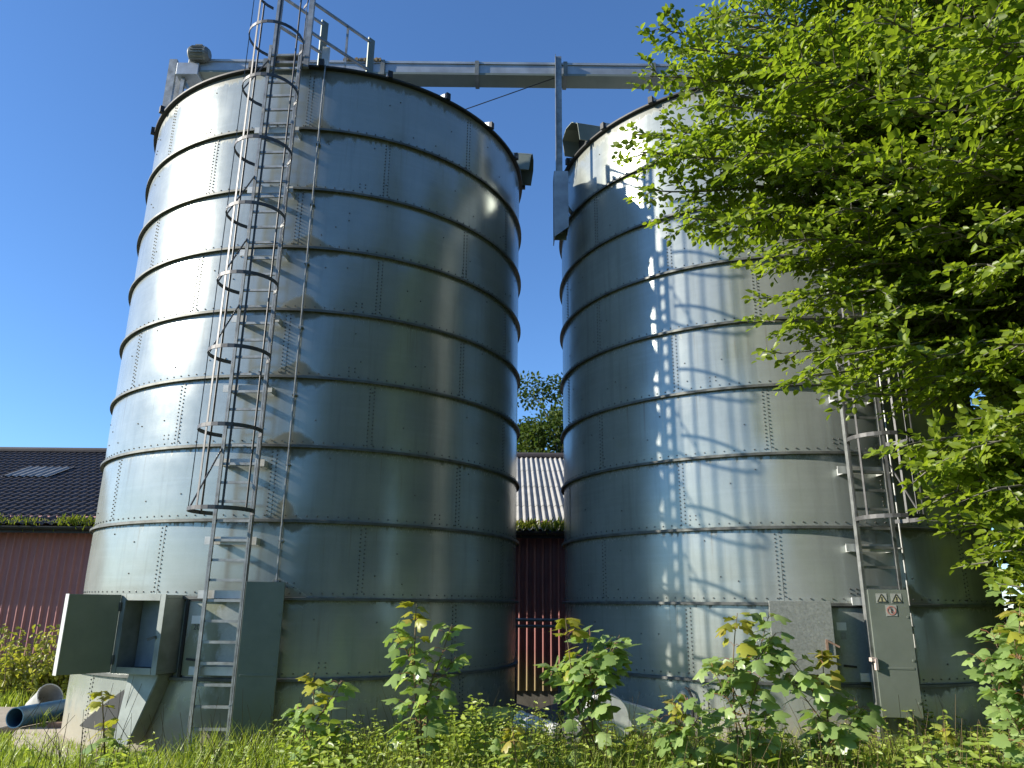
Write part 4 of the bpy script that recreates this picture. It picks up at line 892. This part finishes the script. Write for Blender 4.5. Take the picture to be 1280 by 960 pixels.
sap('tall maple sapling with a yellow top in front of the left silo', 535, 522, 755, 7.7, 0.34, leaf=0.17, pairs=9, branches=5)
sap('short maple sapling with pale leaves beside the open ladder guard', 392, 396, 840, 7.7, 0.26, leaf=0.15, pairs=6, branches=4)
sap('broad maple sapling leaning left over the fan between the silos', 760, 706, 772, 7.9, 0.40, leaf=0.17, pairs=9, branches=8)
sap('leafy maple seedling at the right of the fan, low by the silo foot', 850, 838, 868, 7.5, 0.26, leaf=0.13, pairs=6, branches=6)
sap('maple sapling in front of the closed spangled hatch', 935, 918, 766, 7.6, 0.34, leaf=0.16, pairs=9, branches=6)
sap('maple sapling with wide leaves just below the warning signs', 1040, 1022, 812, 7.5, 0.36, leaf=0.16, pairs=7, branches=6)
sap('single thin maple sapling with yellow leaves before the chute', 138, 133, 862, 8.3, 0.16, leaf=0.15, pairs=4, branches=0, young=0.45)
sap('small dark maple seedling at the foot of the ladder guard on the right', 1175, 1170, 905, 7.4, 0.2, leaf=0.12, pairs=5, branches=2)
sap('maple shrub with hanging pale leaves at the right edge beneath the beech', 1288, 1266, 742, 6.6, 0.34, leaf=0.14, pairs=12, branches=12)
sap('tall maple shrub at the extreme right edge under the beech boughs', 1322, 1308, 690, 6.9, 0.36, leaf=0.14, pairs=13, branches=14)
sap('low spreading maple seedling in the weeds left of the fan', 655, 640, 905, 7.2, 0.22, leaf=0.11, pairs=5, branches=3)
for (px, py, Y, h_, r_, lab) in ((12, 880, 14.2, 1.6, 0.85, 'big yellow green shrub against the red barn wall at the left edge'), (68, 880, 14.4, 1.35, 0.40, 'narrow yellow green shrub beside the open hatch door')):
    b = at(px, py, Y); root = thing('yellow_shrub', lab, 'shrub', (b.x, Y, -0.25)); mb = MB(); P = []
    for k in range(22):
        an = rng.uniform(0, 6.28); rr = r_ * math.sqrt(rng.random()); e = np.array([math.cos(an) * rr, math.sin(an) * rr * 0.7, h_ * rng.uniform(0.45, 1.05) * (1 - 0.35 * (rr / r_) ** 2)]); mb.tube([(e[0] * .2, e[1] * .2, 0), (e[0] * .7, e[1] * .7, e[2] * .55), tuple(e)], [0.012, 0.008, 0.003], 5, False)
        for q in range(70): t_ = rng.uniform(0.25, 1.05); P.append(np.array([e[0] * (0.2 + .8 * t_), e[1] * (0.2 + .8 * t_), e[2] * t_]) + nrg.normal(size=3) * 0.085)
    P = np.array(P); n = len(P); mb.build('stem', M['stem'], root); V, F = leaf_arrays(P, rand_dirs(n, -0.1), np.tile([0, -0.2, 1.], (n, 1)) + nrg.normal(size=(n, 3)) * .5, nrg.uniform(.06, .13, n), nrg.uniform(.04, .075, n)); np_mesh('leaves', V, F, M['shrub'], root)

# ------------------------------------------------------------------ grass and weeds
def outside_silos(X, Y, pad): return (np.hypot(X - CL[0], Y - CL[1]) > RAD + pad) & (np.hypot(X - CR[0], Y - CR[1]) > RAD + pad)
def blades(n, xr, yr, h, w, seed):
    g = np.random.default_rng(seed); X = g.uniform(*xr, n); Y = g.uniform(*yr, n); k = outside_silos(X, Y, 0.08) & ~((X < -6.4) & (Y > 10.7) & (X > -10.6) & (Y < 13.3)); X = X[k]; Y = Y[k]; n = len(X)
    clump = 0.65 + 0.5 * np.sin(X * 2.1 + np.sin(Y * 1.7)) * np.sin(Y * 2.7 + X); H = h * g.uniform(0.45, 1.25, n) * (0.75 + 0.35 * clump) * np.where((X < -4.6) & (Y < 11), 0.62, 1.0); an = g.uniform(0, 6.28, n); ben = g.uniform(0.1, 0.6, n) * H
    dx, dy = np.cos(an), np.sin(an); wx, wy = -dy * w * 0.5, dx * w * 0.5; wx = wx * g.uniform(.7, 1.5, n); wy = wy * g.uniform(.7, 1.5, n); z0 = np.zeros(n)
    def p(t, wf): return np.stack([X + dx * ben * t * t + wx * wf, Y + dy * ben * t * t + wy * wf, z0 + H * t * (1 - 0.18 * t)], 1)
    V = np.stack([p(0, -1), p(0, 1), p(.55, .85), p(.55, -.85), p(1, .08), p(1, -.08)], 1).reshape(-1, 3); i = np.arange(n)[:, None] * 6
    return V, np.concatenate([i + np.array([[0, 1, 2, 3]]), i + np.array([[3, 2, 4, 5]])], 0)
V1, F1 = blades(42000, (-9, -1.6), (5.5, 10.6), 0.27, 0.012, 1); V2, F2 = blades(34000, (-3.4, 9), (5.0, 10.2), 0.50, 0.011, 2); V3, F3 = blades(16000, (-14, 14), (-4, 6.0), 0.20, 0.012, 3); V4, F4 = blades(12000, (-14, -5), (11.0, 16), 0.35, 0.014, 4)
o_ = 0; Vs = []; Fs = []
for V, F in ((V1, F1), (V2, F2), (V3, F3), (V4, F4)): Vs.append(V); Fs.append(F + o_); o_ += len(V)
go = np_mesh('grass', np.concatenate(Vs), np.concatenate(Fs), M['grass']); tag(go, 'long rough grass around the silos', 'grass', None, 'stuff')
# nettle-like weeds: upright stems with opposite pointed leaves
P = []; D = []; N = []; L = []; mb = MB(); g = np.random.default_rng(21)
def weed(x_, y_, h_, lf):
    lean = g.normal(size=2) * 0.12 * h_; n = int(h_ / 0.06); a0 = g.uniform(0, 6.28)
    mb.tube([(x_, y_, 0), (x_ + lean[0], y_ + lean[1], h_)], [0.004, 0.002], 3, False)
    for j in range(2, n + 1):
        t = j / n
        for s_ in (0, math.pi):
            an = a0 + j * 1.57 + s_ + g.normal() * 0.3; out = np.array([math.cos(an), math.sin(an), g.uniform(-0.35, 0.5)]); P.append((x_ + lean[0] * t, y_ + lean[1] * t, h_ * t)); D.append(out); N.append(np.array([-0.55, -0.25, 1.0]) + out * -0.2 + g.normal(size=3) * 0.35); L.append(lf * g.uniform(0.6, 1.2) * (1.1 - 0.55 * t))
def hgt(x_):                                                        # taller weeds in the middle and right
    return 0.36 + 0.18 * min(max((x_ + 3.6) / 2.2, 0), 1)
cnt = 0
while cnt < 2300:
    x_ = g.uniform(-4.6, 7.5); y_ = g.uniform(6.2, 9.35)
    if not outside_silos(np.array([x_]), np.array([y_]), 0.12)[0]: continue
    if x_ < -2.4 and g.random() > 0.35: continue
    pat = math.sin(x_ * 2.2 + 1.3 * math.sin(y_ * 1.9)) * math.sin(y_ * 2.6 + x_ * 0.8)
    if pat < -0.25 and g.random() < 0.75: cnt += 1; continue
    kind = math.sin(x_ * 3.7 + y_ * 1.1) + g.normal() * 0.3
    weed(x_, y_, hgt(x_) * g.uniform(0.45, 1.25) * (1.15 if pat > 0.3 else 0.9), g.uniform(0.10, 0.19) if kind > 0.55 else g.uniform(0.05, 0.10)); cnt += 1
P = np.array(P); L = np.array(L); V, F = leaf_arrays(P, np.array(D), np.array(N), L, L * 0.5); wo = np_mesh('weeds', V, F, M['weed']); tag(wo, 'dense nettles and leafy weeds along the silo feet', 'weeds', None, 'stuff')
for i in range(420):                                                # dry stalks of last year
    x_ = g.uniform(-4.5, 7.8); y_ = g.uniform(6.6, 9.3)
    if not outside_silos(np.array([x_]), np.array([y_]), 0.1)[0]: continue
    h_ = g.uniform(0.35, 0.95); l = g.normal(size=2) * 0.16; mb.tube([(x_, y_, 0), (x_ + l[0] * .4, y_ + l[1] * .4, h_ * .6), (x_ + l[0], y_ + l[1], h_)], [0.004, 0.003, 0.002], 3, False)
so = mb.build('weed_stems', M['stem']); tag(so, 'thin weed stems among the nettles', 'weeds', None, 'stuff')
